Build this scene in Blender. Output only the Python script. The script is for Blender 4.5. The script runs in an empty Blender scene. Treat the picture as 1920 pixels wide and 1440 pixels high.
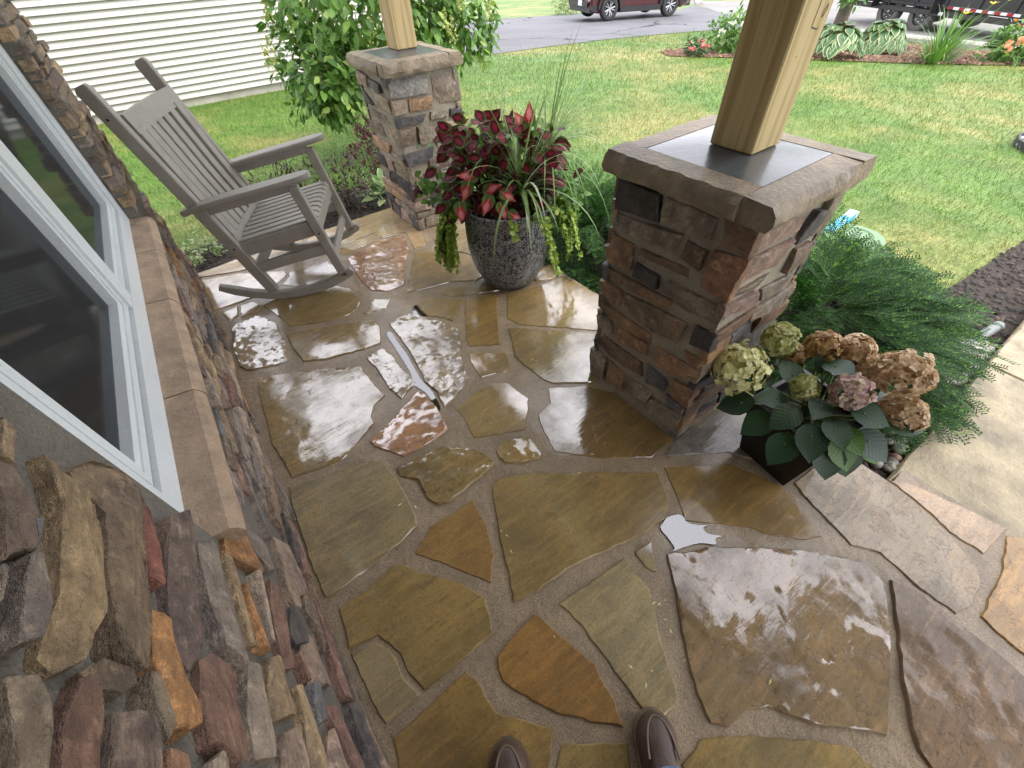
import bpy, math, random
import numpy as np
from mathutils import Vector, Matrix, noise
from mathutils.geometry import delaunay_2d_cdt

scene = bpy.context.scene
R = random.Random(7)
# ------------------------------------------------------------------ camera
cam_data = bpy.data.cameras.new('camera')
cam = bpy.data.objects.new('camera', cam_data)
scene.collection.objects.link(cam)
right = Vector((0.8074, -0.5886, -0.0405)); back = Vector((-0.3765, -0.5680, 0.7318))
back.normalize(); right = (right - back * right.dot(back)).normalized(); up = back.cross(right)
m = Matrix((right, up, back)).transposed().to_4x4(); m.translation = Vector((0, 0, 1.508))
cam.matrix_world = m
cam_data.sensor_width = 36.0; cam_data.sensor_fit = 'HORIZONTAL'
cam_data.lens = 36.0 * 782.42 / 1920.0
cam_data.clip_start = 0.02; cam_data.clip_end = 800.0
scene.camera = cam
scene.render.resolution_x = 1024; scene.render.resolution_y = 768
# ------------------------------------------------------------------ sky, sun, exposure
SUN_AZ = Vector((0.45, -0.89, 0)).normalized(); SUN_EL = math.radians(62)
world = bpy.data.worlds.new('World'); scene.world = world; world.use_nodes = True
wt = world.node_tree; wt.nodes.clear()
sky = wt.nodes.new('ShaderNodeTexSky'); sky.sky_type = 'NISHITA'; sky.sun_disc = False
sky.sun_elevation = SUN_EL; sky.sun_rotation = math.atan2(SUN_AZ.x, SUN_AZ.y)
sky.air_density = 1.0; sky.dust_density = 3.0; sky.ozone_density = 1.0; sky.altitude = 250
hs = wt.nodes.new('ShaderNodeHueSaturation'); hs.inputs['Saturation'].default_value = 0.35
bg = wt.nodes.new('ShaderNodeBackground'); bg.inputs['Strength'].default_value = 0.15
wo = wt.nodes.new('ShaderNodeOutputWorld')
# an even bright cloud deck lies over most of the clear sky
tcw = wt.nodes.new('ShaderNodeTexCoord'); cl = wt.nodes.new('ShaderNodeTexNoise'); cl.inputs['Scale'].default_value = 2.2; cl.inputs['Detail'].default_value = 5.0
cr = wt.nodes.new('ShaderNodeMapRange'); cr.inputs[1].default_value = .3; cr.inputs[2].default_value = .7; cr.inputs[3].default_value = 5.6; cr.inputs[4].default_value = 7.0
cc = wt.nodes.new('ShaderNodeCombineColor'); cb_ = wt.nodes.new('ShaderNodeMath'); cb_.operation = 'MULTIPLY'; cb_.inputs[1].default_value = 1.07
wm = wt.nodes.new('ShaderNodeMix'); wm.data_type = 'RGBA'; wm.inputs[0].default_value = 0.78
wt.links.new(tcw.outputs['Generated'], cl.inputs['Vector']); wt.links.new(cl.outputs[0], cr.inputs[0]); wt.links.new(cr.outputs[0], cc.inputs[0]); wt.links.new(cr.outputs[0], cc.inputs[1]); wt.links.new(cr.outputs[0], cb_.inputs[0]); wt.links.new(cb_.outputs[0], cc.inputs[2])
wt.links.new(sky.outputs[0], hs.inputs['Color']); wt.links.new(hs.outputs[0], wm.inputs[6]); wt.links.new(cc.outputs[0], wm.inputs[7]); wt.links.new(wm.outputs[2], bg.inputs[0]); wt.links.new(bg.outputs[0], wo.inputs[0])
sun_data = bpy.data.lights.new('sun', 'SUN'); sun_data.energy = 1.0; sun_data.angle = math.radians(40); sun_data.color = (1.0, 0.94, 0.84)
sun = bpy.data.objects.new('sun', sun_data); scene.collection.objects.link(sun)
sd = Vector((SUN_AZ.x * math.cos(SUN_EL), SUN_AZ.y * math.cos(SUN_EL), math.sin(SUN_EL)))
sun.rotation_euler = sd.to_track_quat('Z', 'Y').to_euler(); sun.location = (8, 8, 12)
vs = scene.view_settings; vs.view_transform = 'Standard'; vs.look = 'None'; vs.gamma = 1.0; vs.exposure = 1.85; vs.use_curve_mapping = False
scene.cycles.max_bounces = 6; scene.cycles.diffuse_bounces = 4; scene.cycles.glossy_bounces = 3; scene.cycles.transmission_bounces = 3; scene.cycles.transparent_max_bounces = 8

# ------------------------------------------------------------------ helpers
INV = {}
def link(o, parent=None):
    scene.collection.objects.link(o)
    if parent is not None:
        o.parent = parent
        if parent.name in INV: o.matrix_parent_inverse = INV[parent.name]
    return o
def thing(name, label, cat, loc=(0, 0, 0), rz=0.0, group=None, local=False, kind=None):
    o = bpy.data.objects.new(name, None); scene.collection.objects.link(o)
    o.empty_display_size = 0.1; o.location = loc; o.rotation_euler = (0, 0, rz)
    if not local: INV[o.name] = Matrix.Translation(-Vector(loc))
    tag(o, label, cat, group, kind); return o
def tag(o, label=None, cat=None, group=None, kind=None):
    if label: o['label'] = label
    if cat: o['category'] = cat
    if group: o['group'] = group
    if kind: o['kind'] = kind
    return o
def newmesh(name, V, F, mat, smooth=None):
    me = bpy.data.meshes.new(name); me.from_pydata([tuple(v) for v in V], [], F); me.update()
    if mat: me.materials.append(mat)
    if smooth is not None:
        me.polygons.foreach_set('use_smooth', [True] * len(me.polygons))
        if smooth < 179: me.set_sharp_from_angle(angle=math.radians(smooth))
    return me
def obj(name, V, F, mat, parent=None, smooth=None):
    return link(bpy.data.objects.new(name, newmesh(name, V, F, mat, smooth)), parent)
def np_obj(name, V, F, mat, parent=None, smooth=False):
    V = np.asarray(V, np.float32); F = np.asarray(F, np.int32); k = F.shape[1]
    me = bpy.data.meshes.new(name)
    me.vertices.add(len(V)); me.vertices.foreach_set('co', V.ravel())
    me.loops.add(F.size); me.loops.foreach_set('vertex_index', F.ravel())
    me.polygons.add(len(F)); me.polygons.foreach_set('loop_start', np.arange(0, F.size, k, dtype=np.int32))
    me.polygons.foreach_set('loop_total', np.full(len(F), k, np.int32))
    if smooth: me.polygons.foreach_set('use_smooth', np.ones(len(F), bool))
    me.materials.append(mat); me.update(calc_edges=True); me.validate()
    return link(bpy.data.objects.new(name, me), parent)
class MB:
    def __init__(s): s.V = []; s.F = []
    def add(s, V, F):
        n = len(s.V); s.V += [Vector(v) for v in V]; s.F += [[i + n for i in f] for f in F]; return s
    def box(s, a, b):
        x0, y0, z0 = a; x1, y1, z1 = b
        return s.add([(x0,y0,z0),(x1,y0,z0),(x1,y1,z0),(x0,y1,z0),(x0,y0,z1),(x1,y0,z1),(x1,y1,z1),(x0,y1,z1)],
                     [(0,3,2,1),(4,5,6,7),(0,1,5,4),(1,2,6,5),(2,3,7,6),(3,0,4,7)])
    def tbox(s, M, hx, hy, hz, c=0.0):
        V = []; 
        if c <= 0:
            b = MB().box((-hx,-hy,-hz),(hx,hy,hz)); return s.add([M @ v for v in b.V], b.F)
        sec = [(-hx+c,-hy),(hx-c,-hy),(hx,-hy+c),(hx,hy-c),(hx-c,hy),(-hx+c,hy),(-hx,hy-c),(-hx,-hy+c)]
        sec2 = [(x*(hx-c)/hx, y*(hy-c)/hy) for x, y in sec]
        for z, q in ((-hz, sec2), (-hz+c, sec), (hz-c, sec), (hz, sec2)): V += [M @ Vector((x, y, z)) for x, y in q]
        F = [list(range(7,-1,-1)), list(range(24,32))]
        for k in range(3):
            for i in range(8): j = (i+1) % 8; F.append((k*8+i, k*8+j, k*8+8+j, k*8+8+i))
        return s.add(V, F)
    def sweep(s, path, a, b, c, side):
        path = [Vector(p) for p in path]; side = Vector(side); n = len(path); V = []
        for i, p in enumerate(path):
            t = (path[min(i+1, n-1)] - path[max(i-1, 0)]).normalized(); sd = (side - t*side.dot(t)).normalized(); nn = t.cross(sd)
            aa = a[i] if isinstance(a, (list, tuple)) else a; bb = b[i] if isinstance(b, (list, tuple)) else b
            cc = min(c, aa*.9, bb*.9)
            for x, y in [(-aa+cc,-bb),(aa-cc,-bb),(aa,-bb+cc),(aa,bb-cc),(aa-cc,bb),(-aa+cc,bb),(-aa,bb-cc),(-aa,-bb+cc)]:
                V.append(p + sd*x + nn*y)
        F = [list(range(7,-1,-1)), list(range(8*n-8, 8*n))]
        for k in range(n-1):
            for i in range(8): j = (i+1) % 8; F.append((k*8+i, k*8+j, k*8+8+j, k*8+8+i))
        return s.add(V, F)
    def tube(s, path, r, n=8, cap=True):
        path = [Vector(p) for p in path]; m_ = len(path); V = []; F = []; ref = Vector((0.31, 0.17, 0.93))
        for i, p in enumerate(path):
            t = (path[min(i+1, m_-1)] - path[max(i-1, 0)]).normalized()
            if abs(t.dot(ref)) > .95: ref = Vector((0.9, 0.3, 0.1))
            u = t.cross(ref).normalized(); w = t.cross(u); rr = r[i] if isinstance(r, (list, tuple)) else r
            for k in range(n):
                a = 2*math.pi*k/n; V.append(p + (u*math.cos(a) + w*math.sin(a))*rr)
        for i in range(m_-1):
            for k in range(n): j = (k+1) % n; F.append((i*n+k, i*n+j, i*n+n+j, i*n+n+k))
        if cap: F += [list(range(n-1, -1, -1)), list(range((m_-1)*n, m_*n))]
        return s.add(V, F)
    def lathe(s, prof, c=(0,0,0), n=32, axis='Z', close=False):
        c = Vector(c); V = []; F = []
        for r, z in prof:
            for k in range(n):
                a = 2*math.pi*k/n
                V.append(c + (Vector((r*math.cos(a), r*math.sin(a), z)) if axis == 'Z' else Vector((r*math.cos(a), z, r*math.sin(a)))))
        m_ = len(prof)
        for i in range(m_-1):
            for k in range(n):
                j = (k+1) % n; f = (i*n+k, i*n+j, i*n+n+j, i*n+n+k); F.append(f if axis == 'Z' else f[::-1])
        return s.add(V, F)
    def build(s, name, mat, parent=None, smooth=None): return obj(name, s.V, s.F, mat, parent, smooth)
def frame(p, x, z):
    z = Vector(z).normalized(); x = Vector(x); x = (x - z*x.dot(z)).normalized(); y = z.cross(x)
    M = Matrix((x, y, z)).transposed().to_4x4(); M.translation = Vector(p); return M
def poly_area(p): return .5*sum(p[i][0]*p[(i+1) % len(p)][1] - p[(i+1) % len(p)][0]*p[i][1] for i in range(len(p)))
def inside(p, x, y):
    c = False; n = len(p); j = n-1
    for i in range(n):
        if (p[i][1] > y) != (p[j][1] > y) and x < (p[j][0]-p[i][0])*(y-p[i][1])/(p[j][1]-p[i][1])+p[i][0]: c = not c
        j = i
    return c
def np_inside(p, X, Y):
    c = np.zeros(X.shape, bool); n = len(p); j = n-1
    for i in range(n):
        if p[i][1] != p[j][1]:
            c ^= ((p[i][1] > Y) != (p[j][1] > Y)) & (X < (p[j][0]-p[i][0])*(Y-p[i][1])/(p[j][1]-p[i][1])+p[i][0])
        j = i
    return c
def nz(x, y, z): return noise.noise(Vector((x, y, z)))
def stone(poly, o, ex, ey, en, backd, front, bev, amp, res, seed, jit=.003, grid=0.0, freq=14, tilt=(0, 0), off=(0, 0), terr=0.0, facet=None):
    """an irregular stone: a polygon outline given depth, a worn arris and an uneven face"""
    o, ex, ey, en = Vector(o), Vector(ex), Vector(ey), Vector(en)
    p = list(poly)
    flip = ex.cross(ey).dot(en) < 0
    if (poly_area(p) < 0) != flip: p = p[::-1]
    q = []; n = len(p)
    for i in range(n):
        a = Vector(p[i]); b = Vector(p[(i+1) % n]); L = (b-a).length; k = max(1, int(math.ceil(L/res))); d = (b-a)/max(L, 1e-6); nn = Vector((-d.y, d.x))
        for t in range(k):
            v = a + (b-a)*(t/k); w = jit*(nz(v.x*60, v.y*60, seed) + .6*nz(v.x*21, v.y*21, seed+3)); q.append(v + nn*w)
    n = len(q); c = sum(q, Vector((0, 0)))/n; s = -1 if flip else 1
    nor = []
    for i in range(n):
        d = (q[(i+1) % n] - q[i-1]); d = d.normalized() if d.length > 1e-9 else Vector((1, 0)); nor.append(Vector((-d.y, d.x))*s)
    def h(v): return amp*(nz(v.x*freq, v.y*freq, seed*1.7) + .55*nz(v.x*freq*2.7, v.y*freq*2.7, seed+9) + .3*nz(v.x*freq*6, v.y*freq*6, seed+4)) + tilt[0]*(v.x-c.x) + tilt[1]*(v.y-c.y) + (terr*math.floor(2.5*(1+nz(v.x*freq*.45, v.y*freq*.45, seed+21)+.35*nz(v.x*freq*1.6, v.y*freq*1.6, seed+2))) if terr else 0) + (min(a_*(v.x-c.x)+b_*(v.y-c.y)+d_ for a_, b_, d_ in facet) if facet else 0)
    V = []; F = []
    def put(v, zz): V.append(o + ex*(v.x-off[0]) + ey*(v.y-off[1]) + en*zz)
    for v in q: put(v, backd)
    for v in q: put(v, front-bev*1.1+.6*h(v))
    r1 = [v + nor[i]*bev*(.8+.5*nz(v.x*40, v.y*40, seed)) for i, v in enumerate(q)]
    pts = list(r1)
    if grid:
        xs = [v.x for v in r1]; ys = [v.y for v in r1]; rr = random.Random(int(seed*77)); x = min(xs)
        while x < max(xs):
            y = min(ys)
            while y < max(ys):
                v = Vector((x+rr.uniform(-.35, .35)*grid, y+rr.uniform(-.35, .35)*grid))
                if inside(r1, v.x, v.y) and min((v-w).length_squared for w in r1) > (grid*.45)**2: pts.append(v)
                y += grid
            x += grid
    ov, _, of, orig, _, _ = delaunay_2d_cdt(pts, [], [list(range(n))], 1, 1e-6)
    mp = {}
    for k, src in enumerate(orig):
        for s_ in src: mp[s_] = k
    base = len(V)
    for v in ov: put(Vector((v[0], v[1])), front+h(Vector((v[0], v[1]))))
    for i in range(n):
        j = (i+1) % n; F.append((i, j, n+j, n+i))
        if i in mp and j in mp: F.append((n+i, n+j, base+mp[j], base+mp[i]))
    F += [tuple(base+k for k in (f if not flip else f[::-1])) for f in of]
    return V, F
def lz(x, y):
    return -.17-.042*np.maximum(0, np.hypot(x-1.0, y-2.0)-1.5)
def L3(x, y, d=0.0): return Vector((x, y, float(lz(x, y))+d))

# ------------------------------------------------------------------ materials
def N(nt, typ, ins=None, **at):
    n = nt.nodes.new(typ)
    for k, v in at.items(): setattr(n, k, v)
    for k, v in (ins or {}).items():
        s = n.inputs[k]
        if isinstance(v, bpy.types.NodeSocket): nt.links.new(v, s)
        else: s.default_value = v if not (isinstance(v, tuple) and len(v) == 3 and s.type == 'RGBA') else (*v, 1)
    return n
def mixc(nt, f, a, b, blend='MIX'):
    n = nt.nodes.new('ShaderNodeMix'); n.data_type = 'RGBA'; n.blend_type = blend
    for i, v in ((0, f), (6, a), (7, b)):
        s = n.inputs[i]
        if isinstance(v, bpy.types.NodeSocket): nt.links.new(v, s)
        else: s.default_value = (*v, 1) if isinstance(v, tuple) and len(v) == 3 else v
    return n.outputs[2]
def math_(nt, op, a, b=0.0, c=0.0):
    n = nt.nodes.new('ShaderNodeMath'); n.operation = op
    for i, v in enumerate((a, b, c)):
        if isinstance(v, bpy.types.NodeSocket): nt.links.new(v, n.inputs[i])
        else: n.inputs[i].default_value = v
    return n.outputs[0]
def mr(nt, v, a, b, c, d): return N(nt, 'ShaderNodeMapRange', {0: v, 1: a, 2: b, 3: c, 4: d}).outputs[0]
def ns(nt, vec, sc, det=4, ro=.55, dist=0.0): return N(nt, 'ShaderNodeTexNoise', {'Vector': vec, 'Scale': sc, 'Detail': det, 'Roughness': ro, 'Distortion': dist}).outputs[0]
def newmat(name):
    m = bpy.data.materials.new(name); m.use_nodes = True; nt = m.node_tree; nt.nodes.clear()
    out = nt.nodes.new('ShaderNodeOutputMaterial'); p = nt.nodes.new('ShaderNodeBsdfPrincipled'); nt.links.new(p.outputs[0], out.inputs[0])
    return m, nt, p, out
def setp(nt, p, **kw):
    for k, v in kw.items():
        s = p.inputs[k.replace('_', ' ')]
        if isinstance(v, bpy.types.NodeSocket): nt.links.new(v, s)
        else: s.default_value = (*v, 1) if isinstance(v, tuple) and len(v) == 3 else v
def bump(nt, h, st, dist=.01, normal=None):
    ins = {'Height': h, 'Strength': st, 'Distance': dist}
    if normal is not None: ins['Normal'] = normal
    return N(nt, 'ShaderNodeBump', ins).outputs[0]
def coords(nt, rnd=True):
    g = nt.nodes.new('ShaderNodeNewGeometry').outputs['Position']
    if not rnd: return g
    o = nt.nodes.new('ShaderNodeObjectInfo'); sc = N(nt, 'ShaderNodeVectorMath', {0: g, 1: (0, 0, 0)}, operation='ADD')
    mul = math_(nt, 'MULTIPLY', o.outputs['Random'], 37.0); cb = N(nt, 'ShaderNodeCombineXYZ', {0: mul, 1: mul, 2: mul})
    nt.links.new(cb.outputs[0], sc.inputs[1]); return sc.outputs[0]
def simple(name, col, rough=.6, var=.25, sc=8.0, bsc=60.0, bst=.15, coat=0.0, metal=0.0, spec=.5, bdist=.004, col2=None):
    m, nt, p, out = newmat(name); v = coords(nt)
    n1 = ns(nt, v, sc, 6); n2 = ns(nt, v, bsc, 5, .65)
    c = mixc(nt, mr(nt, n1, .3, .7, 0, 1), tuple(x*(1-var) for x in col), tuple(min(1, x*(1+var)) for x in (col2 or col)))
    c = mixc(nt, mr(nt, n2, .35, .75, 0, .35), c, tuple(x*.6 for x in col))
    setp(nt, p, Base_Color=c, Roughness=mr(nt, n1, .2, .8, rough*.85, min(1, rough*1.15)), Metallic=metal, Coat_Weight=coat, Coat_Roughness=.12, Specular_IOR_Level=spec, Normal=bump(nt, n2, bst, bdist))
    return m
def leafmat(name, c1, c2, c3=None, rough=.45, trans=.3, vein=False):
    """foliage: each leaf its own tone, some light let through"""
    m, nt, p, out = newmat(name); g = nt.nodes.new('ShaderNodeNewGeometry')
    r = g.outputs['Random Per Island']; oi = nt.nodes.new('ShaderNodeObjectInfo')
    rr = math_(nt, 'FRACT', math_(nt, 'ADD', r, oi.outputs['Random']))
    c = mixc(nt, rr, c1, c2)
    if c3: c = mixc(nt, mr(nt, rr, .86, .9, 0, 1), c, c3)
    c = mixc(nt, mr(nt, ns(nt, g.outputs['Position'], 45, 3), .35, .7, 0, .4), c, tuple(x*.6 for x in c1))
    setp(nt, p, Base_Color=c, Roughness=rough)
    t = N(nt, 'ShaderNodeBsdfTranslucent', {'Color': c}); mx = N(nt, 'ShaderNodeMixShader', {0: trans}); nt.links.new(p.outputs[0], mx.inputs[1]); nt.links.new(t.outputs[0], mx.inputs[2]); nt.links.new(mx.outputs[0], out.inputs[0])
    return m
def veinmat(name, c1, c2, vein, rough=.4, trans=.12):
    m, nt, p, out = newmat(name); uv = nt.nodes.new('ShaderNodeTexCoord').outputs['Object']; sp = N(nt, 'ShaderNodeSeparateXYZ', {0: uv}); oi = nt.nodes.new('ShaderNodeObjectInfo')
    ax = math_(nt, 'ABSOLUTE', sp.outputs[0]); k = math_(nt, 'SUBTRACT', math_(nt, 'MULTIPLY', sp.outputs[1], 8.0), math_(nt, 'MULTIPLY', ax, 7.0)); w = math_(nt, 'ABSOLUTE', math_(nt, 'SUBTRACT', math_(nt, 'FRACT', k), .5))
    vn = math_(nt, 'MAXIMUM', mr(nt, w, .0, .10, 1, 0), mr(nt, ax, .006, .02, 1, 0)); fine = ns(nt, uv, 24, 4, .7)
    c = mixc(nt, oi.outputs['Random'], c1, c2); c = mixc(nt, mr(nt, fine, .35, .7, 0, .5), c, tuple(x*.5 for x in c1)); c = mixc(nt, math_(nt, 'MULTIPLY', vn, .35), c, vein)
    h = math_(nt, 'ADD', math_(nt, 'MULTIPLY', w, .5), math_(nt, 'MULTIPLY', fine, 1.0)); setp(nt, p, Base_Color=c, Roughness=rough, Normal=bump(nt, h, .3, .005))
    t = N(nt, 'ShaderNodeBsdfTranslucent', {'Color': c}); mx = N(nt, 'ShaderNodeMixShader', {0: trans}); nt.links.new(p.outputs[0], mx.inputs[1]); nt.links.new(t.outputs[0], mx.inputs[2]); nt.links.new(mx.outputs[0], out.inputs[0]); return m
def flag_material():
    m, nt, p, out = newmat('wet_flagstone'); v = coords(nt); oi = nt.nodes.new('ShaderNodeObjectInfo'); A = oi.outputs['Alpha']; C = oi.outputs['Color']
    big = ns(nt, v, 5.0, 5, .55); mid = ns(nt, v, 16, 6, .6); fine = ns(nt, v, 130, 4, .7)
    mp = N(nt, 'ShaderNodeMapping', {'Vector': v, 'Scale': (7, 46, 7)}); ang = math_(nt, 'MULTIPLY', oi.outputs['Random'], 6.28)
    cb = N(nt, 'ShaderNodeCombineXYZ', {2: ang}); nt.links.new(cb.outputs[0], mp.inputs['Rotation']); lines = ns(nt, mp.outputs[0], 1.0, 4, .6, .6)
    tf = math_(nt, 'MULTIPLY', math_(nt, 'ADD', big, math_(nt, 'MULTIPLY', mid, .22)), 10.0); terr = math_(nt, 'FLOOR', tf)
    terr = math_(nt, 'MULTIPLY', terr, .55)
    c = mixc(nt, mr(nt, big, .3, .7, 0, 1), mixc(nt, 1.0, C, (.62, .62, .66), 'MULTIPLY'), mixc(nt, 1.0, C, (1.3, 1.26, 1.15), 'MULTIPLY'))
    c = mixc(nt, mr(nt, mid, .52, .75, 0, .55), c, mixc(nt, 1.0, C, (.6, .52, .42), 'MULTIPLY'))
    c = mixc(nt, mr(nt, lines, .5, .72, 0, .6), c, mixc(nt, 1.0, C, (1.7, 1.5, 1.2), 'MULTIPLY')); c = mixc(nt, mr(nt, lines, .28, .42, .6, 0), c, mixc(nt, 1.0, C, (.5, .45, .38), 'MULTIPLY'))
    c = mixc(nt, mr(nt, big, .60, .72, 0, .4), c, (.26, .13, .04))
    c = mixc(nt, mr(nt, fine, .52, .7, 0, .7), c, mixc(nt, 1.0, C, (.5, .45, .4), 'MULTIPLY')); c = mixc(nt, mr(nt, fine, .3, .4, .4, 0), c, mixc(nt, 1.0, C, (1.7, 1.6, 1.5), 'MULTIPLY'))
    A2 = math_(nt, 'MULTIPLY', A, A)
    crk = math_(nt, 'MULTIPLY', mr(nt, math_(nt, 'FRACT', tf), .02, .12, 1, 0), mr(nt, A, .15, .45, 0, .75)); c = mixc(nt, crk, c, mixc(nt, 1.0, C, (.4, .28, .16), 'MULTIPLY'))
    h = math_(nt, 'ADD', math_(nt, 'MULTIPLY', terr, A), math_(nt, 'ADD', math_(nt, 'MULTIPLY', mid, math_(nt, 'MULTIPLY', A2, 1.8)), math_(nt, 'MULTIPLY', lines, math_(nt, 'ADD', math_(nt, 'MULTIPLY', A, .5), .12))))
    hf = math_(nt, 'ADD', h, math_(nt, 'MULTIPLY', fine, math_(nt, 'ADD', math_(nt, 'MULTIPLY', A, .1), .06)))
    n_base = bump(nt, hf, .9, .006); n_coat = bump(nt, h, .4, .004)
    wet = math_(nt, 'ADD', mr(nt, mid, .35, .65, .045, .13), mr(nt, big, .3, .5, .14, 0))
    setp(nt, p, Base_Color=c, Roughness=.5, Normal=n_base, Specular_IOR_Level=.3, Coat_Weight=mr(nt, big, .36, .58, .55, 1.0), Coat_Roughness=wet, Coat_IOR=math_(nt, 'ADD', 1.5, math_(nt, 'MULTIPLY', oi.outputs['Object Index'], .19)), Coat_Normal=n_coat)
    return m
def mortar_material(name, col, coat=.6, cr=.25):
    m, nt, p, out = newmat(name); v = coords(nt, False); a = ns(nt, v, 7, 5); b = ns(nt, v, 190, 4, .75); d = ns(nt, v, 38, 4)
    c = mixc(nt, mr(nt, a, .3, .7, 0, 1), tuple(x*.72 for x in col), tuple(x*1.2 for x in col)); c = mixc(nt, mr(nt, b, .5, .66, 0, .85), c, tuple(x*.4 for x in col)); c = mixc(nt, mr(nt, b, .3, .42, .7, 0), c, tuple(min(.6, x*2.0) for x in col)); c = mixc(nt, mr(nt, d, .55, .7, 0, .4), c, tuple(x*.55 for x in col))
    h = math_(nt, 'ADD', math_(nt, 'MULTIPLY', b, .3), d)
    setp(nt, p, Base_Color=c, Roughness=.7, Normal=bump(nt, h, .9, .008), Coat_Weight=coat, Coat_Roughness=cr, Coat_IOR=1.6); return m
def rock_material(name, coat=0.0, sc=1.0):
    """split ledge stone: tone of each stone from the object, with bands, lichen and shaded-in pits"""
    m, nt, p, out = newmat(name); v = coords(nt); oi = nt.nodes.new('ShaderNodeObjectInfo'); C = oi.outputs['Color']
    big = ns(nt, v, 9*sc, 4, .6); mid = ns(nt, v, 34*sc, 6, .7); fine = ns(nt, v, 230*sc, 3, .7)
    mp = N(nt, 'ShaderNodeMapping', {'Vector': v, 'Scale': (70*sc, 22*sc, 70*sc)}); st = ns(nt, mp.outputs[0], 1.0, 6, .7, .8)
    c = mixc(nt, mr(nt, big, .32, .68, 0, 1), mixc(nt, 1.0, C, (.55, .55, .62), 'MULTIPLY'), mixc(nt, 1.0, C, (1.35, 1.28, 1.18), 'MULTIPLY'))
    c = mixc(nt, mr(nt, mid, .52, .66, 0, .7), c, mixc(nt, 1.0, C, (1.9, 1.85, 1.8), 'MULTIPLY')); c = mixc(nt, mr(nt, mid, .32, .44, .65, 0), c, mixc(nt, 1.0, C, (.28, .26, .27), 'MULTIPLY'))  # high spots brightened; crevice shade painted into the low spots
    c = mixc(nt, mr(nt, st, .52, .68, 0, .7), c, mixc(nt, 1.0, C, (.45, .4, .42), 'MULTIPLY'))
    c = mixc(nt, mr(nt, big, .64, .7, 0, .35), c, (.26, .25, .23))
    c = mixc(nt, mr(nt, fine, .56, .75, 0, .6), c, mixc(nt, 1.0, C, (.45, .42, .42), 'MULTIPLY'))
    h = math_(nt, 'ADD', math_(nt, 'ADD', mid, math_(nt, 'MULTIPLY', st, .7)), math_(nt, 'MULTIPLY', fine, .25))
    setp(nt, p, Base_Color=c, Roughness=.8, Normal=bump(nt, h, 1.0, .024), Coat_Weight=coat, Coat_Roughness=.3); return m
def wood_material(name):
    m, nt, p, out = newmat(name); tc = nt.nodes.new('ShaderNodeTexCoord').outputs['Object']
    mp = N(nt, 'ShaderNodeMapping', {'Vector': tc, 'Scale': (1.0, 1.0, .055), 'Rotation': (.02, .05, .3)})
    d = ns(nt, N(nt, 'ShaderNodeMapping', {'Vector': tc, 'Scale': (3, 3, 1.2)}).outputs[0], 1.5, 3)
    vv = N(nt, 'ShaderNodeVectorMath', {0: mp.outputs[0], 1: d}, operation='ADD').outputs[0]
    w = N(nt, 'ShaderNodeTexWave', {'Vector': mp.outputs[0], 'Scale': 17.0, 'Distortion': 5.5, 'Detail': 3.0, 'Detail Scale': 1.6}, wave_type='RINGS', rings_direction='Z').outputs[1]
    f = ns(nt, N(nt, 'ShaderNodeMapping', {'Vector': tc, 'Scale': (160, 160, 4)}).outputs[0], 1.0, 3)
    c = mixc(nt, mr(nt, w, .2, .85, 0, 1), (.58, .44, .22), (.43, .29, .115)); c = mixc(nt, mr(nt, f, .45, .75, 0, .5), c, (.33, .22, .085))
    c = mixc(nt, mr(nt, d, .35, .7, 0, .35), c, (.46, .38, .2))
    kn = N(nt, 'ShaderNodeTexVoronoi', {'Vector': N(nt, 'ShaderNodeMapping', {'Vector': tc, 'Scale': (6, 6, 2.6)}).outputs[0], 'Scale': 1.0}, feature='F1').outputs[0]
    c = mixc(nt, mr(nt, kn, .05, .13, .85, 0), c, (.13, .065, .025)); c = mixc(nt, mr(nt, kn, .10, .22, .45, 0), c, (.30, .18, .07))
    setp(nt, p, Base_Color=c, Roughness=.55, Normal=bump(nt, math_(nt, 'ADD', f, w), .12, .002)); return m
def grass_material(name, blades):
    m, nt, p, out = newmat(name); g = nt.nodes.new('ShaderNodeNewGeometry'); v = g.outputs['Position']
    a = ns(nt, v, .38, 4, .65); b = ns(nt, v, 2.3, 4, .65); f = ns(nt, v, 26, 3)
    c = mixc(nt, mr(nt, b, .3, .7, 0, 1), (.062, .135, .017), (.125, .222, .034))
    dry = math_(nt, 'MULTIPLY', mr(nt, a, .47, .62, 0, .95), mr(nt, b, .3, .62, .25, 1))
    c = mixc(nt, dry, c, (.29, .255, .085))
    if blades:
        r = g.outputs['Random Per Island']; c = mixc(nt, mr(nt, r, 0, 1, 0, .5), c, (.16, .27, .052)); c = mixc(nt, mr(nt, r, .9, .92, 0, .6), c, (.30, .28, .115)); c = mixc(nt, mr(nt, r, .0, .25, .45, 0), c, (.04, .09, .012))
    else: c = mixc(nt, mr(nt, f, .4, .7, 0, .7), c, (.05, .08, .015))
    setp(nt, p, Base_Color=c, Roughness=.6, Specular_IOR_Level=.3)
    if blades:
        t = N(nt, 'ShaderNodeBsdfTranslucent', {'Color': c}); mx = N(nt, 'ShaderNodeMixShader', {0: .35}); nt.links.new(p.outputs[0], mx.inputs[1]); nt.links.new(t.outputs[0], mx.inputs[2]); nt.links.new(mx.outputs[0], out.inputs[0])
    else: setp(nt, p, Normal=bump(nt, f, .8, .03))
    return m
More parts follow.
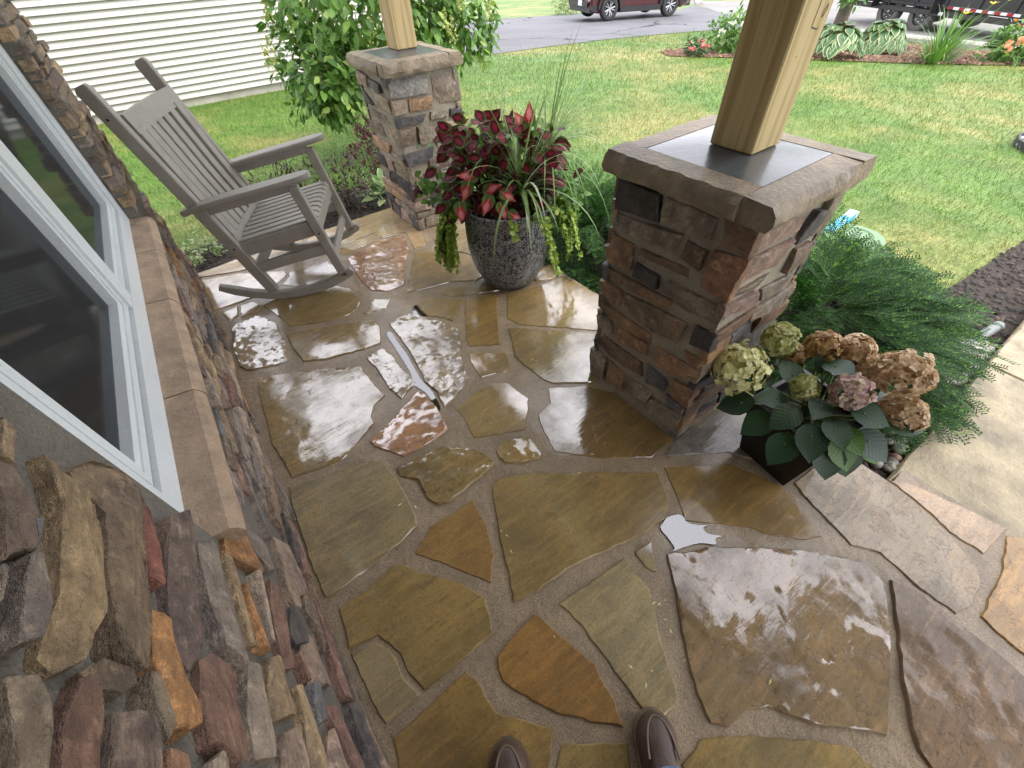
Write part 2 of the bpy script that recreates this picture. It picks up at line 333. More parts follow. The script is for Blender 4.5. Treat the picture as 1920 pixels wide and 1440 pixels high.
def water_material():
    """a thin clear film: the mortar shows through, the sky mirrors in it"""
    m, nt, p, out = newmat('puddle_water'); nt.nodes.remove(p); v = coords(nt, False); nb = bump(nt, ns(nt, v, 25, 2), .05, .002)
    t = N(nt, 'ShaderNodeBsdfTransparent', {'Color': (.80, .76, .70)}); g = N(nt, 'ShaderNodeBsdfGlossy', {'Color': (1, 1, 1), 'Roughness': .015, 'Normal': nb})
    fr = N(nt, 'ShaderNodeFresnel', {'IOR': 2.4, 'Normal': nb}); mx = N(nt, 'ShaderNodeMixShader', {0: fr.outputs[0]}); nt.links.new(t.outputs[0], mx.inputs[1]); nt.links.new(g.outputs[0], mx.inputs[2]); nt.links.new(mx.outputs[0], out.inputs[0]); return m
def pot_material():
    m, nt, p, out = newmat('glazed_pot'); tc = nt.nodes.new('ShaderNodeTexCoord').outputs['Object']
    tn = N(nt, 'ShaderNodeTexNoise', {'Vector': tc, 'Scale': 40.0, 'Detail': 4.0}).outputs[1]
    w = N(nt, 'ShaderNodeMix', {0: .03, 4: tc, 5: tn}, data_type='VECTOR').outputs[1]
    v1 = N(nt, 'ShaderNodeTexVoronoi', {'Vector': w, 'Scale': 46.0}, feature='F1').outputs[0]; v2 = N(nt, 'ShaderNodeTexVoronoi', {'Vector': w, 'Scale': 85.0}, feature='F1').outputs[0]; n = ns(nt, tc, 9, 5)
    ring1 = math_(nt, 'SUBTRACT', 1.0, math_(nt, 'MULTIPLY', math_(nt, 'ABSOLUTE', math_(nt, 'SUBTRACT', v1, .38)), 7.0)); ring2 = math_(nt, 'SUBTRACT', 1.0, math_(nt, 'MULTIPLY', math_(nt, 'ABSOLUTE', math_(nt, 'SUBTRACT', v2, .36)), 6.0))
    rg_ = N(nt, 'ShaderNodeClamp', {0: math_(nt, 'MAXIMUM', ring1, math_(nt, 'MULTIPLY', ring2, .8))}).outputs[0]
    c = mixc(nt, rg_, (.016, .018, .022), (.34, .345, .34)); c = mixc(nt, mr(nt, v1, .1, .2, .9, 0), c, (.006, .006, .007)); c = mixc(nt, mr(nt, n, .45, .7, 0, .35), c, (.05, .07, .10))
    setp(nt, p, Base_Color=c, Roughness=.45, Normal=bump(nt, rg_, .5, .004), Coat_Weight=.3, Coat_Roughness=.25); return m
def glass_material():
    m, nt, p, out = newmat('window_glass'); nt.nodes.remove(p)
    t = N(nt, 'ShaderNodeBsdfTransparent', {'Color': (.42, .43, .44)}); d = N(nt, 'ShaderNodeBsdfDiffuse', {'Color': (.05, .052, .055)}); g = N(nt, 'ShaderNodeBsdfGlossy', {'Color': (.8, .85, .9), 'Roughness': .07})
    m1 = N(nt, 'ShaderNodeMixShader', {0: .45}); nt.links.new(t.outputs[0], m1.inputs[1]); nt.links.new(d.outputs[0], m1.inputs[2])
    fr = N(nt, 'ShaderNodeFresnel', {'IOR': 1.4}); mx = N(nt, 'ShaderNodeMixShader', {0: math_(nt, 'MULTIPLY', fr.outputs[0], .6)}); nt.links.new(m1.outputs[0], mx.inputs[1]); nt.links.new(g.outputs[0], mx.inputs[2]); nt.links.new(mx.outputs[0], out.inputs[0]); return m
def asphalt_material(name, col, crack):
    m, nt, p, out = newmat(name); v = coords(nt, False); a = ns(nt, v, .5, 5, .6); b = ns(nt, v, 55, 4, .7)
    c = mixc(nt, mr(nt, a, .3, .7, 0, 1), tuple(x*.8 for x in col), tuple(x*1.25 for x in col)); c = mixc(nt, mr(nt, b, .5, .75, 0, .5), c, tuple(x*1.5 for x in col))
    if crack:
        vv = N(nt, 'ShaderNodeVectorMath', {0: v, 1: N(nt, 'ShaderNodeTexNoise', {'Vector': v, 'Scale': .9}).outputs[1]}, operation='ADD').outputs[0]
        e = N(nt, 'ShaderNodeTexVoronoi', {'Vector': vv, 'Scale': .22}, feature='DISTANCE_TO_EDGE').outputs[0]; c = mixc(nt, mr(nt, e, .004, .010, 1, 0), c, (.012, .012, .013))
    setp(nt, p, Base_Color=c, Roughness=.75, Normal=bump(nt, b, .4, .01)); return m
def caladium_material(name, inner, mid, edge):
    m, nt, p, out = newmat(name); uv = nt.nodes.new('ShaderNodeTexCoord').outputs['Object']; sp = N(nt, 'ShaderNodeSeparateXYZ', {0: uv})
    ax = math_(nt, 'ABSOLUTE', sp.outputs[0]); n = ns(nt, uv, 8, 4)
    d = math_(nt, 'ADD', N(nt, 'ShaderNodeVectorMath', {0: uv, 1: (1.5, 1.0, 0)}, operation='MULTIPLY').outputs[0], (0)) if False else ax
    rr = N(nt, 'ShaderNodeVectorMath', {0: N(nt, 'ShaderNodeVectorMath', {0: uv, 1: (0, -.5, 0)}, operation='ADD').outputs[0], 1: (1.6, 1.0, 0)}, operation='MULTIPLY'); ln = N(nt, 'ShaderNodeVectorMath', {0: rr.outputs[0]}, operation='LENGTH').outputs['Value']
    e = math_(nt, 'ADD', ln, math_(nt, 'MULTIPLY', math_(nt, 'SUBTRACT', n, .5), .35))
    c = mixc(nt, mr(nt, e, .12, .30, 0, 1), inner, mid); c = mixc(nt, mr(nt, e, .36, .46, 0, 1), c, edge); c = mixc(nt, mr(nt, ax, .012, .03, .8, 0), c, inner)
    setp(nt, p, Base_Color=c, Roughness=.55, Specular_IOR_Level=.3)
    t = N(nt, 'ShaderNodeBsdfTranslucent', {'Color': c}); mx = N(nt, 'ShaderNodeMixShader', {0: .3}); nt.links.new(p.outputs[0], mx.inputs[1]); nt.links.new(t.outputs[0], mx.inputs[2]); nt.links.new(mx.outputs[0], out.inputs[0]); return m

M = {}
M['flag'] = flag_material(); M['mortar'] = mortar_material('floor_mortar', (.32, .24, .155), .5, .2); M['wallmortar'] = mortar_material('wall_mortar', (.15, .135, .112), 0, .5)
M['rock'] = rock_material('ledge_stone'); M['colrock'] = rock_material('column_stone', .25, .9); M['colmortar'] = mortar_material('column_mortar', (.33, .285, .22), .1, .4)
M['cap'] = simple('cap_stone', (.30, .235, .165), .65, .4, 14, 60, .9, .15, bdist=.012); M['capwash'] = simple('wet_cap_wash', (.085, .095, .11), .3, .35, 9, 40, .35, .35)  # cap wash: bluish base colour stands in for sky mirrored on it
M['sill'] = simple('sill_stone', (.39, .28, .19), .75, .3, 16, 80, .8, bdist=.008); M['wood'] = wood_material('treated_pine'); M['pencil'] = simple('carpenter_pencil', (.04, .03, .025), .7)
M['grass'] = grass_material('lawn_grass', True); M['lawn'] = grass_material('lawn_ground', False); M['water'] = water_material(); M['pot'] = pot_material(); M['glass'] = glass_material()
M['vinyl'] = simple('white_vinyl', (.66, .70, .72), .4, .05, 5, 120, .05); M['chair'] = simple('taupe_lumber', (.285, .265, .23), .5, .12, 14, 150, .12)
M['siding'] = simple('cream_siding', (.46, .445, .40), .5, .08, 1.5, 60, .05); M['concrete'] = simple('concrete', (.42, .39, .34), .8, .2, 3, 60, .4)
M['asphalt'] = asphalt_material('driveway_asphalt', (.10, .10, .112), True); M['street'] = asphalt_material('street_asphalt', (.17, .162, .155), False)
M['mulch'] = simple('dark_mulch', (.05, .035, .026), .85, .5, 30, 70, 1.0, bdist=.03); M['mulchred'] = simple('red_brown_mulch', (.16, .085, .05), .85, .5, 9, 50, 1.0, bdist=.03)
M['walk'] = simple('cream_walk_stone', (.29, .235, .14), .6, .45, 6, 38, .8, .12, col2=(.33, .275, .175), bdist=.010); M['room'] = simple('dark_room', (.06, .06, .06), .9, .1); M['ceiling'] = simple('porch_ceiling_boards', (.42, .33, .23), .6, .06)
M['black'] = simple('black_planter', (.008, .008, .009), .45, .2, 8, 60, .1); M['soil'] = simple('potting_soil', (.03, .022, .016), .9, .4, 40, 80, 1.0, bdist=.01)
M['bark'] = simple('bark', (.14, .115, .09), .9, .4, 12, 50, 1.0, bdist=.02); M['stem'] = simple('green_stem', (.12, .17, .05), .6)
M['treeleaf'] = leafmat('hydrangea_tree_leaf', (.055, .15, .02), (.19, .36, .055), (.34, .46, .10)); M['yew'] = leafmat('yew_needles', (.007, .035, .006), (.04, .135, .016), (.13, .30, .03), rough=.8, trans=.2); M['panicle'] = leafmat('panicle_bloom', (.35, .42, .12), (.55, .56, .22))
M['plum'] = leafmat('plum_leaf', (.035, .028, .022), (.11, .075, .05), (.20, .13, .09)); M['burg'] = leafmat('burgundy_leaf', (.045, .012, .014), (.14, .035, .03)); M['greenleaf'] = leafmat('green_leaf', (.06, .16, .025), (.19, .36, .06)); M['lime'] = leafmat('lime_leaf', (.22, .36, .04), (.42, .55, .09)); M['paleleaf'] = leafmat('pale_leaf', (.28, .40, .14), (.55, .62, .34))
M['hydleaf'] = veinmat('hydrangea_leaf', (.012, .042, .018), (.03, .085, .03), (.035, .09, .035)); M['hydbright'] = veinmat('hydrangea_bright_leaf', (.05, .13, .015), (.09, .2, .025), (.16, .3, .06)); M['hosta'] = veinmat('hosta_leaf', (.03, .10, .03), (.07, .17, .05), (.04, .12, .03), .45, .2); M['blade'] = leafmat('spike_blade', (.14, .27, .05), (.42, .55, .28), (.55, .62, .42)); M['coleusedge'] = leafmat('coleus_edge', (.12, .17, .035), (.22, .26, .06)); M['darkgreen'] = leafmat('dark_green_leaf', (.02, .07, .018), (.06, .15, .035))
M['fcream'] = leafmat('bloom_cream', (.66, .66, .27), (.92, .90, .55)); M['ftan'] = leafmat('bloom_tan', (.52, .33, .17), (.84, .66, .44)); M['fpink'] = leafmat('bloom_pink', (.55, .33, .36), (.72, .62, .42)); M['fgreen'] = leafmat('bloom_green', (.38, .42, .13), (.64, .60, .30)); M['frust'] = leafmat('bloom_rust', (.34, .18, .07), (.62, .44, .2))
M['purple'] = leafmat('purple_flower', (.30, .10, .32), (.50, .28, .52)); M['redpink'] = leafmat('coral_flower', (.65, .12, .10), (.8, .35, .32)); M['yellow'] = leafmat('yellow_flower', (.75, .55, .03), (.85, .7, .1)); M['white'] = leafmat('white_flower', (.7, .7, .6), (.85, .85, .78)); M['coral'] = leafmat('orange_flower', (.75, .30, .14), (.85, .5, .3))
M['coleus'] = caladium_material('coleus_leaf', (.26, .02, .045), (.055, .007, .013), (.12, .15, .035)); M['caladium'] = caladium_material('caladium_leaf', (.80, .30, .30), (.48, .03, .055), (.10, .19, .04))
M['maroonpaint'] = simple('maroon_car_paint', (.06, .008, .012), .3, .05, 2, 30, .0, 1.0); M['blackplastic'] = simple('black_plastic', (.022, .022, .024), .5, .1); M['tyre'] = simple('tyre_rubber', (.035, .034, .033), .8, .2, 20, 60, .3); M['rim'] = simple('dark_rim', (.05, .05, .055), .35, .1, metal=.6); M['alloy'] = simple('bright_alloy', (.55, .56, .58), .3, .1, metal=.9); M['carglass'] = simple('car_glass', (.015, .018, .02), .05, .1, bst=0, coat=1); M['chrome'] = simple('chrome_trim', (.6, .62, .65), .2, .05, metal=1)
M['plate'] = simple('licence_plate', (.75, .77, .8), .4, .05); M['trailer'] = simple('black_trailer_paint', (.018, .018, .02), .35, .15, coat=.5); M['reflwhite'] = simple('white_reflector', (.75, .75, .75), .4, .05); M['reflred'] = simple('red_reflector', (.32, .012, .018), .4, .1); M['amber'] = simple('amber_lamp', (.65, .22, .02), .3); M['trailergrey'] = simple('worn_tyre', (.12, .118, .112), .85, .2, 20, 60, .3)
M['brick'] = simple('red_brick', (.30, .07, .05), .8, .3, 20, 80, .5); M['bluebox'] = simple('blue_carton', (.05, .35, .55), .5, .1); M['pipe'] = simple('grey_pipe', (.17, .185, .185), .45, .1); M['lid'] = simple('green_lid', (.12, .21, .10), .5, .12); M['pebble'] = leafmat('river_pebble', (.20, .185, .165), (.42, .40, .36), (.26, .16, .12), rough=.5, trans=0.0); M['edging'] = simple('black_edging', (.03, .03, .032), .6)
M['leather'] = simple('brown_leather', (.075, .04, .026), .5, .3, 25, 130, .35, .15); M['sole'] = simple('shoe_welt', (.16, .11, .07), .6); M['denim'] = simple('denim', (.16, .28, .46), .85, .25, 30, 400, .5); M['shirt'] = simple('grey_shirt', (.10, .11, .12), .9, .15, 20, 300, .3); M['skin'] = simple('skin', (.48, .29, .21), .5, .08); M['hair'] = simple('hair', (.05, .035, .025), .6)
M['roofmat'] = simple('shingles', (.09, .085, .08), .9, .3, 12, 40, .6)

# ------------------------------------------------------------------ traced outlines, metres
FLAGS=[('tan',1,[(-.32,3.361),(-.045,3.401),(.223,3.401),(.43,3.424),(.353,3.227),(.074,3.184),(-.085,3.209),(-.325,3.306)]),
('tan',1,[(.45,3.406),(.881,3.422),(1.167,3.426),(1.16,3.179),(1.166,3.104),(1.155,2.917),(1.035,2.961),(.877,2.996),(.87,3.104),(.566,3.067),(.399,3.188)]),
('tan',0,[(-.325,3.254),(-.092,3.175),(.17,3.002),(.168,2.94),(.076,2.871),(-.045,2.809),(-.166,2.815),(-.312,2.816),(-.329,3.034)]),
('grey',1,[(.191,2.966),(.453,2.933),(.471,2.741),(.413,2.667),(.208,2.721),(.104,2.839),(.174,2.909)]),
('tan',1,[(.533,3.116),(.849,3.076),(.857,2.991),(.676,2.954),(.57,2.942)]),
('rose',3,[(.658,2.914),(.872,2.965),(1.0,2.93),(1.028,2.916),(.969,2.69),(.861,2.539),(.743,2.312),(.62,2.321),(.547,2.389),(.54,2.56),(.574,2.862)]),
('olive',1,[(-.051,2.669),(.039,2.701),(.182,2.614),(.394,2.591),(.454,2.492),(.45,2.333),(.409,2.264),(.335,2.239),(.179,2.278),(.024,2.354),(.011,2.421),(-.017,2.54)]),
('olive',1,[(.527,2.285),(.609,2.218),(.55,2.156),(.43,2.176),(.416,2.195),(.471,2.242)]),
('olive',2,[(-.015,2.292),(.19,2.213),(.443,2.091),(.437,1.997),(.384,1.87),(.283,1.885),(.095,1.937),(-.006,1.998),(-.018,2.131)]),
('grey',3,[(-.202,2.6),(-.096,2.593),(-.036,2.433),(-.04,2.194),(-.068,2.062),(-.131,2.06),(-.266,2.111),(-.291,2.172),(-.294,2.335),(-.263,2.534)]),
('tan',1,[(-.272,2.757),(-.183,2.768),(-.197,2.683),(-.257,2.631)]),
('tan',1,[(-.168,2.763),(-.095,2.761),(-.063,2.691),(-.09,2.629),(-.191,2.637)]),
('olive',2,[(-.244,1.996),(-.197,2.005),(.04,1.889),(.226,1.768),(.229,1.613),(.243,1.497),(.171,1.464),(.135,1.406),(.132,1.367),(-.015,1.288),(-.054,1.264),(-.161,1.28),(-.265,1.31),(-.27,1.399),(-.286,1.527),(-.276,1.685),(-.261,1.856)]),
('grey',3,[(.279,1.806),(.377,1.824),(.39,1.779),(.392,1.625),(.402,1.486),(.363,1.459),(.296,1.419),(.277,1.518),(.285,1.7),(.274,1.778)]),
('rose',3,[(.383,1.413),(.405,1.378),(.407,1.273),(.399,1.183),(.386,1.127),(.316,1.11),(.225,1.109),(.157,1.121),(.075,1.246),(.07,1.282),(.169,1.318),(.285,1.373)]),
('olivegrey',1,[(-.289,1.274),(-.113,1.229),(.034,1.191),(.079,1.134),(.084,1.082),(.088,.958),(.075,.835),(.064,.802),(-.023,.778),(-.169,.761),(-.282,.755),(-.308,.763),(-.314,.881),(-.31,1.017),(-.301,1.172)]),
('olive',3,[(.104,1.078),(.208,1.071),(.316,1.057),(.406,.98),(.449,.899),(.448,.849),(.389,.833),(.309,.821),(.251,.817),(.215,.81),(.171,.821),(.144,.873),(.149,.904),(.153,.974),(.104,1.037)]),
('orange',1,[(.099,.768),(.287,.765),(.285,.732),(.274,.642),(.231,.533),(.17,.461),(.081,.606),(.006,.711),(.046,.735)]),
('olive',1,[(-.282,.703),(-.196,.697),(-.079,.725),(-.039,.696),(-.01,.645),(.09,.524),(.13,.435),(.109,.369),(.088,.331),(-.155,.329),(-.177,.404),(-.174,.459),(-.189,.505),(-.212,.548),(-.299,.571)]),
('olivegrey',0,[(-.299,.553),(-.219,.531),(-.198,.496),(-.189,.453),(-.193,.4),(-.173,.33),(-.281,.326),(-.294,.381)]),
('orangeolive',1,[(-.277,.288),(-.157,.292),(-.031,.3),(-.018,.265),(-.014,.164),(.031,.115),(.097,.039),(.035,-.016),(.011,-.036),(-.3,.19)]),
('orange2',0,[(.232,.3),(.273,.16),(.291,.081),(.276,-.015),(.256,-.072),(.187,-.01),(.12,.064),(.067,.157),(.042,.211),(.047,.245),(.071,.277),(.151,.29)]),
('olive',1,[(.093,.002),(.24,-.101),(.193,-.169),(.021,-.043)]),
('olivegrey',0,[(.316,.274),(.597,.249),(.587,.19),(.588,.128),(.548,.071),(.506,.014),(.431,-.114),(.409,-.125),(.359,-.125),(.324,-.072),(.328,.088),(.328,.209)]),
('olivegrey',0,[(.638,.245),(.715,.231),(.649,.151),(.629,.174)]),
('olive',0,[(.429,.778),(.53,.728),(.781,.542),(.949,.407),(.878,.286),(.819,.258),(.68,.277),(.569,.303),(.43,.337),(.289,.349),(.197,.364),(.235,.455),(.292,.59),(.329,.668),(.383,.77)]),
('olive',3,[(.49,.895),(.531,.923),(.642,.872),(.647,.851),(.634,.76),(.609,.755),(.533,.788),(.488,.823),(.48,.86)]),
('orangeolive',0,[(.47,1.205),(.613,1.244),(.712,1.235),(.77,1.189),(.77,1.12),(.785,1.044),(.734,.988),(.659,.91),(.555,.962),(.453,1.012),(.466,1.094),(.476,1.147)]),
('olive',0,[(.725,1.505),(.886,1.371),(.827,1.248),(.745,1.284),(.678,1.306),(.689,1.399)]),
('orangeolive',0,[(.966,1.918),(1.156,1.844),(1.07,1.729),(1.009,1.63),(.897,1.449),(.759,1.54),(.785,1.617),(.896,1.811)]),
('olive',0,[(.714,2.068),(.83,2.06),(.954,1.928),(.866,1.835),(.8,1.785),(.775,1.842),(.703,1.93),(.702,1.987)]),
('olive',1,[(.889,2.076),(.993,2.066),(1.155,2.001),(1.193,1.864),(1.061,1.928),(.957,1.976),(.888,2.048)]),
('olive',1,[(.984,2.64),(1.146,2.525),(1.223,2.384),(1.272,2.239),(1.198,2.066),(1.134,2.055),(1.003,2.145),(.72,2.22),(.852,2.431)]),
('olivegrey',1,[(1.184,2.731),(1.372,2.773),(1.418,2.633),(1.276,2.34),(1.245,2.42),(1.204,2.487),(1.171,2.651)]),
('tan',1,[(1.073,2.954),(1.142,2.958),(1.158,2.856),(1.096,2.681),(1.007,2.681)]),
('olive',0,[(1.2,1.808),(1.363,1.759),(1.468,1.742),(1.596,1.725),(1.63,1.459),(1.62,1.397),(1.535,1.29),(1.408,1.181),(1.316,1.279),(1.084,1.515),(1.057,1.608)]),
('tan',1,[(1.479,1.907),(1.617,1.898),(1.636,1.772),(1.621,1.745),(1.473,1.773),(1.422,1.797)]),
('olive',1,[(1.012,1.529),(1.064,1.487),(1.212,1.343),(1.378,1.174),(1.286,1.061),(1.153,.943),(1.092,.936),(.94,1.047),(.917,1.093),(.903,1.273),(.91,1.329)]),
('grey',3,[(.495,2.009),(.637,2.01),(.698,1.908),(.762,1.818),(.783,1.702),(.713,1.546),(.655,1.435),(.628,1.34),(.57,1.293),(.491,1.262),(.435,1.247),(.454,1.358),(.441,1.45),(.459,1.566),(.481,1.704),(.488,1.851)]),
('olivedark',1,[(.899,1.04),(1.059,.938),(1.078,.899),(1.137,.819),(1.136,.473),(.991,.47),(.827,.588),(.768,.651),(.685,.741),(.706,.811),(.715,.851),(.755,.94),(.848,.963)]),
('bluegrey',2,[(1.146,.471),(1.513,.469),(1.596,.201),(1.58,.066),(1.383,.102),(1.257,.295),(1.119,.389),(1.032,.442)]),
('olivedark',0,[(.989,.411),(1.212,.263),(1.285,.092),(1.281,.053),(1.21,-.12),(1.135,-.08),(1.066,-.001),(1.033,.056),(.963,.124),(.873,.21),(.938,.309)]),
('grey',2,[(1.335,.055),(1.569,.044),(1.631,.027),(1.634,-.019),(1.626,-.149),(1.606,-.273),(1.569,-.374),(1.509,-.48),(1.465,-.503),(1.365,-.514),(1.292,-.492),(1.288,-.395),(1.309,-.266),(1.259,-.194),(1.275,-.125),(1.306,-.014)]),
('pinktan',1,[(1.632,-.154),(1.674,-.199),(1.706,-.288),(1.753,-.491),(1.579,-.475),(1.577,-.374),(1.615,-.273)]),
('amber',2,[(1.717,-.495),(1.765,-.545),(1.326,-.681),(1.324,-.617),(1.344,-.538),(1.462,-.531),(1.553,-.529)]),
('slate',3,[(.72,.17),(.877,.087),(1.022,-.028),(1.105,-.097),(1.164,-.169),(1.238,-.25),(1.222,-.292),(1.216,-.318),(1.145,-.361),(1.04,-.413),(.913,-.463),(.809,-.502),(.753,-.442),(.68,-.379),(.641,-.326),(.613,-.28),(.558,-.25),(.487,-.241),(.452,-.208),(.479,-.144),(.522,-.079),(.604,.023),(.666,.099)]),
('violet',3,[(1.241,-.326),(1.267,-.385),(1.268,-.483),(1.269,-.574),(1.26,-.634),(1.254,-.681),(1.041,-.798),(.823,-.615),(.841,-.561),(.887,-.522),(.953,-.482),(1.034,-.435),(1.128,-.386)]),
('olive',1,[(.458,-.239),(.543,-.307),(.632,-.38),(.7,-.44),(.715,-.46),(.715,-.499),(.723,-.525),(.695,-.57),(.28,-.268),(.322,-.216),(.399,-.213)])]
PUDDLES=[[(.776,.249),(.807,.254),(.828,.26),(.851,.251),(.87,.244),(.883,.226),(.871,.206),(.886,.18),(.928,.146),(.902,.157),(.893,.133),(.936,.089),(.902,.105),(.893,.087),(.879,.093),(.854,.121),(.814,.141),(.722,.171),(.762,.16),(.772,.205)],[(.444,1.939),(.478,1.936),(.466,1.845),(.462,1.698),(.443,1.578),(.432,1.462),(.441,1.39),(.425,1.264),(.405,1.238),(.408,1.307),(.411,1.378),(.399,1.432),(.387,1.469),(.345,1.466),(.318,1.442),(.316,1.466),(.385,1.499),(.41,1.536),(.423,1.656),(.432,1.787)],[(.801,1.124),(.852,1.157),(.896,1.168),(.9,1.128),(.915,1.082),(.927,1.037),(.894,1.04),(.869,.991),(.845,.96),(.811,.959),(.778,.964),(.778,.991),(.758,1.001),(.787,1.033),(.79,1.076)],[(.679,2.065),(.708,2.07),(.698,1.983),(.705,1.914),(.673,1.954),(.642,1.984)],[(.617,2.225),(.657,2.221),(.644,2.125),(.64,2.042),(.623,2.045),(.619,2.114),(.597,2.164)]]
WALL=[('tan',[(.595,1.154),(.597,1.129),(.544,1.128),(.537,1.148)]),
('plum',[(.536,1.148),(.54,1.127),(.508,1.105),(.488,1.095),(.435,1.096),(.421,1.121),(.403,1.132)]),
('mauve',[(.389,1.117),(.421,1.109),(.432,1.093),(.375,1.088),(.331,1.097),(.319,1.114)]),
('sand',[(.583,1.093),(.569,1.071),(.581,1.013),(.535,1.01),(.529,1.001),(.433,1.005),(.384,1.01),(.353,1.028),(.328,1.034),(.313,1.062),(.325,1.077),(.397,1.063),(.518,1.069)]),
('brown',[(.597,1.043),(.647,1.007),(.659,.951),(.628,.909),(.479,.925),(.398,.924),(.334,.948),(.33,.965),(.35,.997),(.404,1.003),(.544,.997)]),
('red',[(.627,.906),(.627,.884),(.47,.892),(.462,.9),(.474,.92),(.548,.915)]),
('plum',[(.615,.86),(.666,.801),(.636,.775),(.5,.792),(.436,.788),(.395,.804),(.357,.841),(.386,.871),(.486,.871)]),
('orange',[(.422,.92),(.419,.882),(.378,.89),(.343,.884),(.301,.858),(.277,.861),(.268,.886),(.274,.908),(.313,.917),(.349,.927)]),
('greybrown',[(.332,.945),(.326,.932),(.272,.912),(.257,.924),(.285,.941),(.308,.948)]),
('brown',[(.321,1.03),(.339,1.007),(.329,.97),(.311,.968),(.299,.988),(.304,1.013)]),
('redplum',[(.313,1.036),(.316,1.023),(.301,1.013),(.278,1.012),(.231,1.021),(.21,1.026),(.211,1.056),(.264,1.056)]),
('plum',[(.276,1.007),(.282,.944),(.257,.933),(.231,.936),(.207,.941),(.21,1.017)]),
('greybrown',[(.294,1.118),(.3,1.094),(.29,1.087),(.277,1.076),(.254,1.075),(.23,1.079),(.212,1.08),(.213,1.11)]),
('peach',[(.245,.93),(.245,.887),(.232,.888),(.206,.895),(.207,.938)]),
('cream',[(.236,.849),(.251,.817),(.251,.787),(.232,.794),(.203,.811),(.204,.863)]),
('redplum',[(.379,.811),(.397,.773),(.391,.731),(.377,.71),(.328,.738),(.272,.718),(.251,.731),(.235,.774),(.261,.828),(.31,.834)]),
('cream',[(.396,.687),(.397,.634),(.355,.644),(.273,.636),(.25,.656),(.248,.706),(.308,.707)]),
('sand',[(.427,.582),(.443,.524),(.414,.518),(.332,.515),(.311,.615),(.373,.604)]),
('mauve',[(.614,.766),(.642,.715),(.625,.702),(.508,.694),(.42,.696),(.38,.711),(.407,.755),(.483,.767)]),
('sand',[(.621,.684),(.624,.655),(.528,.635),(.445,.62),(.421,.685),(.5,.689)]),
('orange',[(.602,.586),(.606,.561),(.511,.561),(.446,.565),(.443,.605),(.517,.607)]),
('cream',[(.643,.541),(.648,.516),(.473,.532),(.48,.544)]),
('orange',[(.847,.562),(.814,.53),(.684,.468),(.656,.498),(.652,.637),(.684,.633)]),
('mauve',[(.814,.477),(.796,.42),(.744,.35),(.694,.427),(.768,.49)]),
('pink',[(.876,.297),(.891,.187),(.791,.159),(.727,.14),(.673,.285),(.756,.315)]),
('pink',[(.744,.324),(.779,.205),(.626,.272),(.624,.322),(.668,.344)]),
('redplum',[(.632,.495),(.62,.446),(.431,.465),(.419,.51),(.537,.509)]),
('dark',[(.595,.392),(.634,.292),(.58,.276),(.522,.322),(.494,.414),(.517,.427)]),
('pink',[(.547,.335),(.567,.238),(.512,.257),(.429,.244),(.402,.393),(.454,.401)]),
('brown',[(.698,.22),(.743,.095),(.583,.144),(.521,.201),(.602,.182),(.636,.236)]),
('redplum',[(.564,.148),(.558,.092),(.397,.122),(.408,.168),(.447,.177)]),
('peach',[(.467,.435),(.47,.398),(.42,.378),(.41,.415)]),
('sand',[(.389,.485),(.395,.45),(.31,.455),(.234,.453),(.212,.48),(.234,.52),(.328,.497)]),
('greyblue',[(.399,.42),(.406,.372),(.326,.387),(.317,.43)]),
('pink',[(.29,.6),(.307,.53),(.234,.539),(.21,.558),(.212,.643)]),
('pink',[(.311,.371),(.323,.297),(.258,.282),(.206,.341),(.208,.445)]),
('redplum',[(.366,.338),(.373,.276),(.241,.207),(.205,.251),(.236,.282)]),
('dark',[(.388,.169),(.4,.069),(.33,.084),(.234,.038),(.198,.093),(.22,.184),(.302,.183)]),
('mauve',[(.401,1.132),(.399,1.126),(.367,1.124),(.364,1.128)]),
('greyblue',[(.475,1.103),(.478,1.093),(.441,1.092),(.451,1.1)])]
